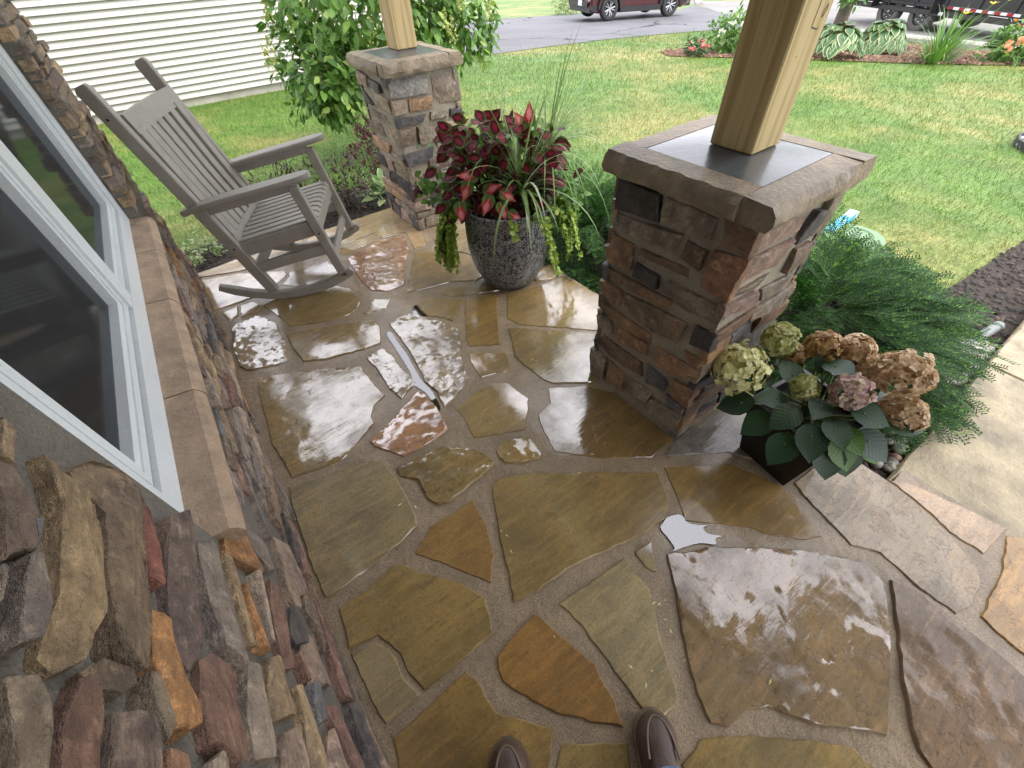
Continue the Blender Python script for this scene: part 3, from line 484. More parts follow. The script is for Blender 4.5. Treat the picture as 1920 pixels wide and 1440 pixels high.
CNL=[('black',[(.979,.944),(.803,.945),(.786,.859),(.977,.839)]),
('grey',[(.791,.944),(.601,.934),(.601,.869),(.781,.853)]),
('redbrown',[(.577,.941),(.468,.959),(.46,.872),(.551,.876)]),
('grey',[(.979,.82),(.692,.849),(.705,.783),(.976,.76)]),
('maroon',[(.676,.839),(.597,.836),(.604,.766),(.683,.776)]),
('rust',[(.978,.74),(.871,.744),(.861,.648),(.973,.639)]),
('maroon',[(.836,.744),(.615,.754),(.611,.723),(.838,.719)]),
('black',[(.846,.684),(.737,.68),(.732,.632),(.846,.63)]),
('rustpink',[(.577,.849),(.469,.864),(.481,.707),(.587,.713)]),
('redbrown',[(.977,.607),(.665,.616),(.675,.572),(.981,.571)]),
('grey',[(.701,.682),(.481,.687),(.483,.628),(.59,.613),(.71,.639)]),
('rust',[(.977,.549),(.886,.542),(.885,.466),(.985,.477)]),
('rust',[(.976,.44),(.875,.439),(.713,.43),(.703,.391),(.872,.386),(.983,.404)]),
('rustgrey',[(.87,.542),(.636,.563),(.588,.561),(.601,.463),(.771,.442),(.86,.461)]),
('grey',[(.987,.371),(.909,.373),(.902,.312),(.983,.315)]),
('rust',[(.867,.374),(.715,.382),(.708,.323),(.868,.307)]),
('maroon',[(.992,.308),(.923,.272),(.721,.272),(.705,.205),(.896,.182),(.996,.211)]),
('grey',[(.996,.174),(.909,.166),(.899,.025),(.993,.007)]),
('rust',[(.882,.164),(.796,.15),(.783,.042),(.871,.045)]),
('grey',[(.754,.153),(.639,.168),(.638,.102),(.75,.056)]),
('slate',[(.694,.29),(.59,.274),(.588,.214),(.672,.192)]),
('rust',[(.668,.397),(.482,.411),(.476,.376),(.59,.321),(.664,.329)]),
('black',[(.552,.581),(.465,.583),(.458,.516),(.55,.502)]),
('rust',[(.562,.459),(.481,.463),(.491,.426),(.543,.42)]),
('redbrown',[(.57,.304),(.47,.317),(.464,.218),(.535,.212)]),
('grey',[(.63,.134),(.476,.16),(.492,.043),(.634,.059)])]
CNR=[('pink',[(1.149,.946),(1.402,.931),(1.406,.856),(1.141,.868)]),
('slate',[(1.422,.848),(1.453,.908),(1.517,.889),(1.513,.808),(1.419,.805)]),
('pink',[(1.132,.853),(1.386,.839),(1.34,.768),(1.123,.758)]),
('grey',[(1.508,.93),(1.584,.938),(1.571,.802),(1.517,.801)]),
('brown',[(1.447,.781),(1.541,.773),(1.556,.695),(1.434,.696)]),
('brown',[(1.149,.74),(1.34,.733),(1.294,.706),(1.1,.721)]),
('grey',[(1.331,.678),(1.537,.659),(1.563,.59),(1.367,.611)]),
('pink',[(1.107,.704),(1.283,.691),(1.318,.625),(1.12,.663)])]
CFL=[('pinktan',[(3.406,.945),(3.232,.929),(3.262,.863),(3.41,.861)]),
('slate',[(3.217,.916),(3.043,.909),(3.037,.863),(3.234,.867)]),
('black',[(3.389,.831),(3.342,.819),(3.224,.765),(3.337,.761)]),
('tan',[(3.165,.851),(2.939,.842),(2.933,.763),(3.18,.773)]),
('grey',[(3.378,.733),(3.009,.729),(3.002,.679),(3.327,.688)]),
('brown',[(3.373,.651),(3.206,.663),(3.157,.587),(3.392,.567)]),
('tan',[(3.096,.689),(2.892,.676),(2.915,.566),(3.122,.586)]),
('orangetan',[(3.391,.553),(3.1,.549),(3.144,.49),(3.415,.473)])]
CFR=[('ltgrey',[(1.158,.948),(1.426,.939),(1.415,.844),(1.145,.856)]),
('tan',[(1.451,.942),(1.655,.937),(1.648,.772),(1.452,.772)]),
('tan',[(1.15,.844),(1.25,.84),(1.24,.768),(1.151,.762)]),
('orangetan',[(1.272,.833),(1.437,.825),(1.432,.756),(1.263,.764)]),
('slate',[(1.148,.746),(1.374,.738),(1.338,.694),(1.157,.689)]),
('grey',[(1.409,.742),(1.538,.729),(1.524,.694),(1.4,.699)]),
('slate',[(1.556,.733),(1.661,.729),(1.647,.687),(1.547,.687)]),
('tan',[(1.166,.673),(1.28,.679),(1.257,.581),(1.153,.568)]),
('grey',[(1.296,.676),(1.441,.662),(1.424,.567),(1.288,.568)]),
('pinktan',[(1.469,.671),(1.659,.642),(1.575,.581),(1.46,.576)]),
('slate',[(1.154,.538),(1.388,.537),(1.363,.457),(1.171,.464)])]
# ------------------------------------------------------------------ ground
gx = np.concatenate([np.arange(-90, -8, 6.0), np.arange(-8, 26, .5), np.arange(26, 140, 6.0)]); gy = np.concatenate([np.arange(-70, -6, 6.0), np.arange(-6, 26, .5), np.arange(26, 150, 6.0)])
GX, GY = np.meshgrid(gx, gy, indexing='ij'); r = np.hypot(GX-1, GY-2); GZ = np.where(r < 34, lz(GX, GY), -.17-.042*32.5-.004*(r-34))
nx, ny = GX.shape; idx = np.arange(nx*ny).reshape(nx, ny)
Q = np.stack([idx[:-1, :-1], idx[1:, :-1], idx[1:, 1:], idx[:-1, 1:]], -1).reshape(-1, 4)
o = np_obj('lawn_ground', np.stack([GX, GY, GZ], -1).reshape(-1, 3), Q, M['lawn'], smooth=True); tag(o, kind='structure')
def sheet(name, poly, dz, mat, step=.4, kind='structure', edge=0.0):
    """a tessellated sheet lying on the sloping ground: grid cells clipped to the outline"""
    import bmesh
    bm = bmesh.new(); xs = [p[0] for p in poly]; ys = [p[1] for p in poly]
    f = bm.faces.new([bm.verts.new((x, y, 0)) for x, y in (poly if poly_area(poly) > 0 else poly[::-1])])
    for ax, a, b in ((0, min(xs), max(xs)), (1, min(ys), max(ys))):
        c = a+step
        while c < b:
            co = Vector((c, 0, 0)) if ax == 0 else Vector((0, c, 0)); no = Vector((1, 0, 0)) if ax == 0 else Vector((0, 1, 0))
            bmesh.ops.bisect_plane(bm, geom=bm.verts[:]+bm.edges[:]+bm.faces[:], plane_co=co, plane_no=no); c += step
    if edge:
        e = [x for x in bm.edges if x.is_boundary]; ret = bmesh.ops.extrude_edge_only(bm, edges=e)
        low = [v for v in ret['geom'] if isinstance(v, bmesh.types.BMVert)]
    else: low = []
    lows = set(low)
    for v in bm.verts: v.co.z = float(lz(v.co.x, v.co.y))+dz-(edge if v in lows else 0)
    me = bpy.data.meshes.new(name); bm.to_mesh(me); bm.free(); me.materials.append(mat)
    o = link(bpy.data.objects.new(name, me)); return tag(o, kind=kind)
DRIVE = [(6.2, 11.2), (7.1, 11.42), (9.2, 11.3), (11.3, 11.1), (13.6, 10.6), (15.7, 9.9), (17.0, 10.1), (18.2, 11.0), (21.5, 14.6), (23.8, 17.4), (21.6, 16.4), (17.2, 18.9), (13.5, 21.2), (6.2, 22.0)]
STREET = [(18.3, 11.0), (16.9, 8.0), (16.15, 5.1), (15.7, 2.0), (15.6, -6), (16, -30), (30, -30), (27, 0), (28.5, 8), (31, 14), (60, 30), (56, 38), (30, 24), (24.2, 17.6)]
sheet('driveway', DRIVE, .010, M['asphalt']); sheet('street', STREET, .006, M['street'], .6)
BED = [(10.0, 7.7), (10.45, 7.0), (11.1, 6.1), (11.75, 5.1), (12.5, 4.0), (13.4, 2.95), (14.4, 2.0), (15.0, 2.2), (15.3, 3.2), (15.5, 4.6), (15.3, 5.6), (14.6, 6.6), (13.2, 7.4), (11.6, 8.1), (10.4, 8.3)]
sheet('mulch_bed', BED, .016, M['mulchred'], .4)
FRONTBED = [(1.5, -.16), (3.3, -.16), (5.4, -.16), (5.2, .12), (4.2, .20), (3.5, .25), (3.25, .6), (3.05, 1.3), (2.95, 2.2), (2.8, 3.0), (2.2, 3.5), (1.5, 3.55)]
sheet('planting_bed', FRONTBED, .018, M['mulch'], .3)
SIDEBED = [(-.7, 3.3), (1.7, 3.3), (2.1, 3.9), (1.95, 4.45), (1.2, 4.6), (.4, 4.6), (-.1, 4.3), (-.7, 4.25)]
sheet('side_planting_bed', SIDEBED, .014, M['mulch'], .3)
# street kerb: a run of concrete kerb stones
kerb_path = [(15.6, -6), (15.7, 2.0), (16.15, 5.1), (16.9, 8.0), (18.2, 10.9)]
mb = MB(); mb.sweep([L3(x, y, .05) for x, y in kerb_path], .16, .07, .03, (1, -.3, 0)); o = mb.build('kerb', M['concrete'], None, 40); tag(o, kind='structure')
mb = MB(); mb.sweep([L3(x, y, .05) for x, y in [(24.1, 17.3), (27, 19.6), (31, 22.3), (40, 28)]], .16, .07, .03, (1, -.3, 0)); o = mb.build('kerb', M['concrete'], None, 40); tag(o, kind='structure')
# walkway slabs, one step below the porch
walk = thing('walkway', None, None, (1.75, -.8, -.15), kind='structure')
xs = [1.758, 2.932, 4.1, 5.25, 6.4, 7.6]
for i in range(5):
    st = stone([(xs[i], -.165), (xs[i+1]-.008, -.165), (xs[i+1]-.008, -1.45), (xs[i], -1.45)], (0, 0, -.15), (1, 0, 0), (0, 1, 0), (0, 0, 1), -.1, 0, .01, .002, .12, 40+i, .002, .15)
    obj('slab', st[0], st[1], M['walk'], walk, 30)
# ------------------------------------------------------------------ porch floor
COL = dict(tan=(.30, .215, .11), grey=(.215, .17, .11), olive=(.195, .138, .052), olivegrey=(.205, .165, .092), olivedark=(.16, .105, .035), orange=(.215, .125, .04), orange2=(.20, .108, .032), orangeolive=(.195, .128, .043), rose=(.28, .15, .085), bluegrey=(.13, .115, .095), pinktan=(.27, .195, .125), amber=(.29, .18, .07), slate=(.145, .096, .047), violet=(.145, .097, .058))
def merge_(parts):
    Vs = []; Fs = []; n = 0
    for V, F in parts: Vs.append(V); Fs.append(F+n); n += len(V)
    return np.concatenate(Vs), np.concatenate(Fs)
porch = thing('porch_floor', None, None, (.65, 1.2, -.3), kind='structure')
mb = MB(); mb.box((-.40, -2.6, -.34), (1.625, 3.385, -.02)); mb.box((1.625, -1.5, -.34), (1.735, -.17, -.020)); mb.build('slab_base', M['mortar'], porch)
def bed(x0, x1, y0, y1, st):
    nx_, ny_ = int((x1-x0)/st)+1, int((y1-y0)/st)+1; X, Y = np.meshgrid(np.linspace(x0, x1, nx_), np.linspace(y0, y1, ny_), indexing='ij'); Z = np.array([-.0048+.0016*nz(x*7, y*7, 3.3)+.0012*nz(x*21, y*21, 1.3)+.0008*nz(x*55, y*55, 7) for x, y in zip(X.ravel(), Y.ravel())]); I = np.arange(nx_*ny_).reshape(nx_, ny_)
    return np.stack([X.ravel(), Y.ravel(), Z], -1), np.stack([I[:-1, :-1], I[1:, :-1], I[1:, 1:], I[:-1, 1:]], -1).reshape(-1, 4)
V, F = merge_([bed(-.40, 1.625, -1.1, 3.385, .016), bed(-.40, 1.625, -2.6, -1.1, .1), bed(1.625, 1.735, -1.5, -.17, .03)]); np_obj('mortar_bed', V, F, M['mortar'], porch, True)
RG = [.13, .28, .46, .66]
for i, (c, rg, poly) in enumerate(FLAGS):
    al = {'slate': .56, 'violet': .58}.get(c, RG[rg])
    big = abs(poly_area(poly)) > .06
    V, F = stone(poly, (0, 0, 0), (1, 0, 0), (0, 1, 0), (0, 0, 1), -.02, R.uniform(-.001, .003), .005, (.0006, .0011, .0016, .0025 if al > .6 else .0014)[rg], .03 if big else .02, i*3.1+1, .0045, (.05, .04, .026, .013)[rg], 9 if rg < 3 else (24 if al > .6 else 9), terr=(0, 0, .0012, .0022)[rg])
    o = obj('flagstone', V, F, M['flag'], porch, 40); k = R.uniform(.92, 1.08); o.color = (*[x*k*1.4 for x in COL[c]], al)
    cx, cy = np.mean(poly, 0); o.pass_index = 6 if (cy > 1.1 or (cx > .6 and cy > .6)) else (3 if cx < .9 else 0)      # coat mirrors harder towards the open end, imitating brighter sky sheen
# flags behind the viewer, as the floor goes on
def bbox(p): a = np.array(p); return (*a.min(0), *a.max(0))
FB = [bbox(p) for _, _, p in FLAGS]
y = -.62
for row in range(4):
    x = -.28 + R.uniform(0, .1)
    while x < 1.5:
        w = R.uniform(.3, .5); h = .44; j = lambda: R.uniform(-.05, .05)
        poly = [(x+.02+j()*.5, y-h+.03+j()*.6), (min(1.58, x+w)-.02+j()*.5, y-h+.03+j()*.6), (min(1.58, x+w)-.02+j()*.5, y-.02+j()*.5), (x+.02+j()*.5, y-.02+j()*.5)]
        bb = bbox(poly)
        if not any(bb[0] < f[2] and bb[2] > f[0] and bb[1] < f[3] and bb[3] > f[1] for f in FB):
            V, F = stone(poly, (0, 0, 0), (1, 0, 0), (0, 1, 0), (0, 0, 1), -.02, .001, .005, .001, .05, row*7+x, .004)
            o = obj('flagstone', V, F, M['flag'], porch, 40); o.color = (*COL[R.choice(['olive', 'olivegrey', 'orangeolive', 'grey'])], RG[1])
        x += w
    y -= .46
WATER = [(PUDDLES[0], .0016), (PUDDLES[1], -.0016), (PUDDLES[3], -.0014)]
for i, (p, wz) in enumerate(WATER):
    q = p if poly_area(p) > 0 else p[::-1]
    for it in range(2): q = [(a[0]*(1-t)+b[0]*t, a[1]*(1-t)+b[1]*t) for a, b in zip(q, q[1:]+q[:1]) for t in (.22, .78)]
    n = len(q); V = [(x, y, wz) for x, y in q]+[(x, y, -.016) for x, y in q]; F = [tuple(range(n))]+[(k, n+k, n+(k+1) % n, (k+1) % n) for k in range(n)]
    o = obj('puddle', V, F, M['water']); tag(o, kind='structure')
# ------------------------------------------------------------------ house: ledge stone wall, window, roof over the porch
WC = dict(tan=(.42, .31, .2), plum=(.235, .175, .14), mauve=(.30, .25, .21), sand=(.46, .34, .2), brown=(.31, .23, .155), red=(.36, .15, .11), orange=(.50, .265, .115), greybrown=(.27, .215, .16), redplum=(.29, .175, .13), peach=(.46, .27, .17), cream=(.46, .375, .29), pink=(.43, .32, .24), dark=(.13, .115, .105), greyblue=(.22, .225, .225))
house = thing('stone_house', 'house front of rough ledge stone with a white framed window beside the porch', 'house', (-.4, 1.5, 0))
mb = MB()
WY0, WY1, WZ0, WZ1 = .70, 2.68, .60, 2.2
X0, X1 = -.62, -.331
mb.box((X0, -3, -.4), (X1, WY0, 2.7)); mb.box((X0, WY1, -.4), (X1, 3.36, 2.7)); mb.box((X0, WY0, -.4), (X1, WY1, WZ0)); mb.box((X0, WY0, WZ1), (X1, WY1, 2.7))
wall = mb.build('wall', M['wallmortar'], house)
mb = MB(); mb.box((-7, 3.2, -.5), (-.622, 3.352, 2.7)); mb.box((-7, -3, -.5), (-6.85, 3.2, 2.7)); mb.box((-7, -3.15, -.5), (-.4, -3, 2.7)); mb.build('side_wall', M['siding'], house)
WB = []
EX, EY, EN = (0, 1, 0), (0, 0, 1), (1, 0, 0)
def wall_stone(c, poly, fr, seed, amp=.007, res=.025, jit=.004, joined=None, grid=.02, terr=.004):
    ti = (R.uniform(-.05, .05), R.uniform(-.09, .09))
    V, F = stone(poly, (0, 0, 0), EX, EY, EN, X1-.03, fr, .0016, amp, res, seed, jit, grid, 26, ti, terr=terr, facet=[(R.uniform(-.10, .10), R.uniform(-.35, .35), R.uniform(0, .006)) for k in range(3)]+[(0, 0, .002)])
    if joined is not None: joined.add(V, F); return
    o = obj('ledge_stone', V, F, M['rock'], wall, 20); k = R.uniform(.95, 1.25); o.color = (*[x*k for x in WC[c]], 1)
for i, (c, poly) in enumerate(WALL):
    cxy = np.mean(poly, 0); poly = [tuple(cxy+(np.array(v)-cxy)*np.array((1.0, 1.035))) for v in poly]; wall_stone(c, poly, -.309+R.uniform(-.007, .007), i*2.3+5, .0010, .02, .0028, None, .010, .0007); WB.append(bbox(poly))
def courses(a0, a1, z0, z1, exist, hr, lr, rng):
    out = []; z = z0
    while z < z1-.012:
        h = min(rng.uniform(*hr), z1-z)
        if z1-z-h < hr[0]*.7: h = z1-z
        a = a0-rng.uniform(0, lr[0]*.6)
        while a < a1:
            l = rng.uniform(*lr)*(1 if h < .09 else .8); b = min(a+l, a1); s = max(a, a0)
            if a1-b < lr[0]*.5: b = a1
            if b-s > .03:
                g = .005; bb = (s+g, z+g, b-g, z+h-g); ar = (bb[2]-bb[0])*(bb[3]-bb[1])
                ov = sum(max(0, min(bb[2], e[2])-max(bb[0], e[0]))*max(0, min(bb[3], e[3])-max(bb[1], e[1])) for e in exist)
                if ov < .18*ar:
                    j = lambda q: rng.uniform(-q, q)
                    out.append([(bb[0]+j(.006), bb[1]+j(.005)), (bb[2]+j(.006), bb[1]+j(.005)), (bb[2]+j(.01), bb[3]+j(.005)), (bb[0]+j(.01), bb[3]+j(.005))])
            a = b if b > a else a+l
        z += h
    return out
rw = random.Random(3); keys = list(WC)
kw = ['plum', 'mauve', 'sand', 'brown', 'redplum', 'pink', 'dark', 'greybrown', 'cream', 'tan', 'orange', 'mauve', 'brown', 'greyblue']
for reg, hr, lr in (((.0, 3.35, 0.004, .575), (.03, .07), (.13, .32)), ((2.672, 3.35, .66, 2.0), (.03, .065), (.14, .34))):
    for p in courses(*reg, WB, hr, lr, rw):
        wall_stone(rw.choice(kw if reg[2] < .5 else ['brown', 'greybrown', 'sand', 'mauve', 'tan', 'brown', 'plum']), p, -.316+rw.uniform(-.010, .012), rw.uniform(0, 99), .002, .03, .0035, None, .025, .001)
hid = MB()     # stones out of the picture, behind and above the viewer
for reg in ((-2.9, .0, .004, 2.6), (.0, .69, 1.17, 2.6), (.7, 2.68, 2.22, 2.6), (2.7, 3.35, 2.0, 2.6), (.0, .69, .58, 1.17)):
    for p in courses(*reg, WB, (.05, .10), (.18, .4), rw): wall_stone('brown', p, -.318+rw.uniform(-.012, .012), rw.uniform(0, 99), .006, .12, .004, hid, 0, 0)
o = hid.build('ledge_stones', M['rock'], wall, 38); o['kind'] = 'stuff'; o.color = (.27, .2, .15, 1)
# end return of the wall at the corner of the house
for p in courses(.37, .60, 0.0, 2.0, [], (.04, .09), (.14, .25), rw):
    V, F = stone(p, (0, 3.345, 0), (-1, 0, 0), (0, 0, 1), (0, 1, 0), -.01, .02+rw.uniform(-.008, .01), .006, .006, .05, rw.uniform(0, 99), .004)
    o = obj('ledge_stone', V, F, M['rock'], wall, 38); k = rw.uniform(.85, 1.1); o.color = (*[x*k for x in WC[rw.choice(kw)]], 1)
# stone sill
sy = [.70, 1.225, 1.80, 2.26, 2.675]
for i in range(4):
    a, b = sy[i]+.003, sy[i+1]-.003; mb = MB(); n = 9; V = []; F = []
    for k in range(n+1):
        yy = a+(b-a)*k/n; q = lambda s: .004*nz(yy*30, s, i)+.003*nz(yy*90, s, i)
        V += [Vector((-.372, yy, .595)), Vector((-.372, yy, .656)), Vector((-0.300+q(1)*.5, yy, .648)), Vector((-0.289+q(2), yy, .637+q(3))), Vector((-0.280+q(4)*1.5, yy, .616+q(5))), Vector((-0.286+q(6), yy, .595))]
    for k in range(n):
        for s in range(6): t = (s+1) % 6; F.append((k*6+s, k*6+6+s, k*6+6+t, k*6+t))
    F += [(0, 1, 2, 3, 4, 5), tuple(n*6+s for s in (5, 4, 3, 2, 1, 0))]
    o = obj('sill_stone', V, [f[::-1] for f in F], M['sill'], house, 30)
# window: casing, two sashes, panes, dark room
win = MB()
def frame_rect(mb, y0, y1, z0, z1, w, x0, x1, wb=None):
    wb = wb or w
    mb.box((x0, y0, z0), (x1, y1, z0+wb)); mb.box((x0, y0, z1-w), (x1, y1, z1)); mb.box((x0, y0, z0+wb), (x1, y0+w, z1-w)); mb.box((x0, y1-w, z0+wb), (x1, y1, z1-w))
window = thing('window', None, None, (-.4, 1.69, .65)); 
del INV[window.name]; window.parent = house; window.location = (0, 0, 0); window.matrix_parent_inverse = INV[house.name]
mb = MB(); frame_rect(mb, WY0+.002, WY1-.002, .652, WZ1-.002, .105, -.44, -.372, .080); mb.box((-.43, 1.645, .733), (-.374, 1.735, WZ1-.107)); mb.build('casing', M['vinyl'], window)
for y0, y1 in ((.815, 1.642), (1.738, 2.565)):
    mb = MB(); frame_rect(mb, y0, y1, .736, 2.09, .052, -.432, -.384); sash = mb.build('sash', M['vinyl'], window)
    mb = MB(); frame_rect(mb, y0+.012, y1-.012, .748, 2.078, .02, -.3838, -.379); mb.build('bead', M['vinyl'], window)
    mb = MB(); mb.box((-.412, y0+.05, .786), (-.408, y1-.05, 2.04)); mb.build('pane', M['glass'], window)
mb = MB(); mb.box((-3.2, -.5, -.1), (-.63, 3.1, -.08)); mb.box((-3.2, -.5, 2.5), (-.63, 3.1, 2.52)); mb.box((-3.22, -.5, -.1), (-3.2, 3.1, 2.5)); mb.box((-3.2, -.52, -.1), (-.63, -.5, 2.5)); mb.box((-3.2, 3.1, -.1), (-.63, 3.12, 2.5)); mb.build('room', M['room'], house)
mb = MB(); frame_rect(mb, .76, 2.62, .70, 2.14, .03, -.61, -.445); mb.box((-.60, 1.65, .73), (-.46, 1.73, 2.11)); mb.build('inner_jamb', M['vinyl'], window)
# roof over the porch
mb = MB(); mb.box((-.33, -3, 2.62), (1.80, 3.62, 2.66)); mb.box((1.802, -3, 2.62), (2.95, -.55, 2.66)); mb.build('porch_ceiling', M['ceiling'], house)  # second box: unseen entry extension, sized to darken reflections in the near flags
mb = MB(); mb.box((1.80, -3.1, 2.664), (3.05, -.48, 2.80)); mb.build('unseen_entry_roof', M['roofmat'], house)  # out of view, added to shade the entry and darken near-flag reflections
mb = MB(); mb.box((2.75, -2.9, -.4), (2.89, -2.76, 2.618)); mb.build('unseen_entry_post', M['wood'], house)  # unseen support for the added entry roof
mb = MB(); mb.box((1.27, -2.9, 2.40), (1.47, 3.55, 2.618)); mb.build('beam', M['vinyl'], house)
mb = MB(); mb.add([(1.95, -3.3, 2.668), (1.95, 3.8, 2.668), (-3.4, 3.8, 4.6), (-3.4, -3.3, 4.6), (1.95, -3.3, 2.80), (1.95, 3.8, 2.80), (-3.4, 3.8, 4.75), (-3.4, -3.3, 4.75), (-8.6, 3.8, 2.668), (-8.6, -3.3, 2.668), (-8.6, 3.8, 2.8), (-8.6, -3.3, 2.8)],
    [(0, 3, 2, 1), (4, 5, 6, 7), (0, 1, 5, 4), (3, 9, 8, 2), (7, 6, 10, 11), (9, 11, 10, 8), (1, 2, 6, 5), (2, 8, 10, 6), (0, 4, 7, 3), (3, 7, 11, 9)]); mb.build('roof', M['roofmat'], house)
# ------------------------------------------------------------------ stone columns
CC = dict(black=(.06, .054, .052), grey=(.26, .22, .165), redbrown=(.23, .14, .085), maroon=(.17, .115, .078), rust=(.28, .17, .09), rustpink=(.34, .19, .115), rustgrey=(.28, .2, .13), slate=(.115, .11, .115), pink=(.36, .25, .20), brown=(.21, .155, .115), ltgrey=(.30, .285, .26), tan=(.34, .275, .205), orangetan=(.40, .26, .16), pinktan=(.37, .28, .22))
def column(name, label, cx, cy, hx, hy, zc, left, rightf, seed, palette, hr):
    rc = random.Random(seed); col = thing(name, label, 'column', (cx, cy, 0), group='stone columns along the porch edge')
    mb = MB(); mb.box((cx-hx+.012, cy-hy+.012, -.3), (cx+hx-.012, cy+hy-.012, zc-.065)); core = mb.build('core', M['colmortar'], col)
    faces = [((0, 1, 0), (0, 0, 1), (-1, 0, 0), (cx-hx, 0, 0), (cy-hy, cy+hy), left), ((1, 0, 0), (0, 0, 1), (0, -1, 0), (0, cy-hy, 0), (cx-hx, cx+hx), rightf),
             ((0, 1, 0), (0, 0, 1), (1, 0, 0), (cx+hx, 0, 0), (cy-hy, cy+hy), []), ((1, 0, 0), (0, 0, 1), (0, 1, 0), (0, cy+hy, 0), (cx-hx, cx+hx), [])]
    for fi, (ex, ey, en, org, (a0, a1), tr) in enumerate(faces):
        ex_b = [bbox(p) for _, p in tr]
        items = [(c, [(min(max(x, a0-.004), a1+.004), max(z, .003)) for x, z in p]) for c, p in tr] + [(rc.choice(palette), p) for p in courses(a0, a1, .004, zc-.075, ex_b, hr, (.10, .26), rc)]
        for c, p in items:
            V, F = stone(p, org, ex, ey, en, -.03, rc.uniform(-.002, .010), .003, .0018, .022, rc.uniform(0, 99), .0035, .018, 22, (rc.uniform(-.03, .03), rc.uniform(-.04, .04)), terr=.001, facet=[(rc.uniform(-.14, .14), rc.uniform(-.25, .25), rc.uniform(0, .006)) for q_ in range(3)]+[(0, 0, .003)])
            o = obj('stone', V, F, M['colrock'], core, 22); k = rc.uniform(.88, 1.1); k *= 1.25; o.color = (*[v*k for v in CC[c]], 1)
    # cap: four coping stones laid pinwheel, a sloping wash between them
    Hx, Hy = hx+.026, hy+.026; w = .085; z0, z1 = zc-.066, zc
    def cope(a, b, out):
        # a,b corners of the piece in plan; outer side chiselled
        (x0, y0), (x1, y1) = a, b; n = 22; V = []; F = []
        along = 'x' if out[1] else 'y'
        for k in range(n+1):
            t = k/n
            for zz, push in ((z0, .004), (z0+.022, .012), (z1-.02, .008), (z1, -.006)):
                s = seed+zz*50; q = push+.010*nz(t*13+x0*5, y0*5, s)+.007*nz(t*37, y0*7, s)
                if along == 'x': V.append(Vector((x0+(x1-x0)*t, (y1 if out[1] > 0 else y0)+out[1]*q, zz)))
                else: V.append(Vector(((x1 if out[0] > 0 else x0)+out[0]*q, y0+(y1-y0)*t, zz)))
            for zz in (z1+.004, z0):
                if along == 'x': V.append(Vector((x0+(x1-x0)*t, y0 if out[1] > 0 else y1, zz)))
                else: V.append(Vector((x0 if out[0] > 0 else x1, y0+(y1-y0)*t, zz)))
        for k in range(n):
            for s in range(6): u = (s+1) % 6; F.append((k*6+s, k*6+u, k*6+6+u, k*6+6+s))
        F += [(5, 4, 3, 2, 1, 0), tuple(n*6+s for s in range(6))]
        if (along == 'x' and out[1] < 0) or (along == 'y' and out[0] > 0): pass
        else: F = [f[::-1] for f in F]
        return obj('coping_stone', V, F, M['cap'], col, 32)
    g = .003
    cope((cx-Hx, cy-Hy+w+g), (cx-Hx+w, cy+Hy), (-1, 0)); cope((cx-Hx, cy-Hy), (cx+Hx-w-g, cy-Hy+w), (0, -1))
    cope((cx+Hx-w, cy-Hy), (cx+Hx, cy+Hy-w-g), (1, 0)); cope((cx-Hx+w+g, cy+Hy-w), (cx+Hx, cy+Hy), (0, 1))
    a, b = Hx-w-g, Hy-w-g; V = [(cx-a, cy-b, z0), (cx+a, cy-b, z0), (cx+a, cy+b, z0), (cx-a, cy+b, z0), (cx-a, cy-b, z1+.003), (cx+a, cy-b, z1+.003), (cx+a, cy+b, z1+.003), (cx-a, cy+b, z1+.003), (cx-.08, cy-.08, z1+.022), (cx+.08, cy-.08, z1+.022), (cx+.08, cy+.08, z1+.022), (cx-.08, cy+.08, z1+.022)]
    obj('cap_wash', V, [(0, 1, 5, 4), (1, 2, 6, 5), (2, 3, 7, 6), (3, 0, 4, 7), (4, 5, 9, 8), (5, 6, 10, 9), (6, 7, 11, 10), (7, 4, 8, 11), (8, 9, 10, 11), (0, 3, 2, 1)], M['capwash'], col, 60)
    return col
column('stone_column', 'dark wet stone column in front, square cap carrying the nearer wooden post', 1.366, .735, .2404, .2604, 1.0256, CNL, CNR, 11, ['grey', 'rust', 'redbrown', 'maroon', 'slate', 'brown', 'black', 'rustgrey'], (.05, .10))
column('stone_column', 'grey tan stone column at the far porch corner behind the round planter', 1.40, 3.151, .2404, .2604, 1.0286, CFL, CFR, 23, ['grey', 'tan', 'slate', 'orangetan', 'brown', 'pinktan', 'black', 'tan'], (.045, .095))
def post(label, x, y, z0, seed):
    p = thing('wooden_post', label, 'post', (x, y, z0), local=True, group='wooden posts on the columns'); h = .0704
    mb = MB(); mb.tbox(Matrix.Translation((0, 0, (2.40-z0)/2)), h, h, (2.40-z0)/2, .004); o = mb.build('timber', M['wood'], p, 30); return p, h
p1, h = post('square pale pine post on the nearer column, with pencil marks', 1.372, .724, 1.049, 1)
mb = MB()     # carpenter's pencil marks on the side face
for (a, za, b, zb) in ((.006, .335, .004, .275), (.004, .275, .034, .268), (.034, .268, .040, .272), (.034, .300, .046, .315), (.034, .300, .038, .290), (.038, .290, .050, .304), (.050, .304, .046, .315), (.020, .36, .022, .352), (-.02, .222, -.018, .218)):
    a0 = Vector((a, -h-.0006, za)); b0 = Vector((b, -h-.0006, zb)); d = (b0-a0).normalized(); n = d.cross(Vector((0, 1, 0)))*.0013; mb.add([a0-n, b0-n, b0+n, a0+n], [(0, 1, 2, 3)])
mb.build('pencil_mark', M['pencil'], p1)
post('square pine post with strong grain on the far column', 1.405, 3.14, 1.052, 2)
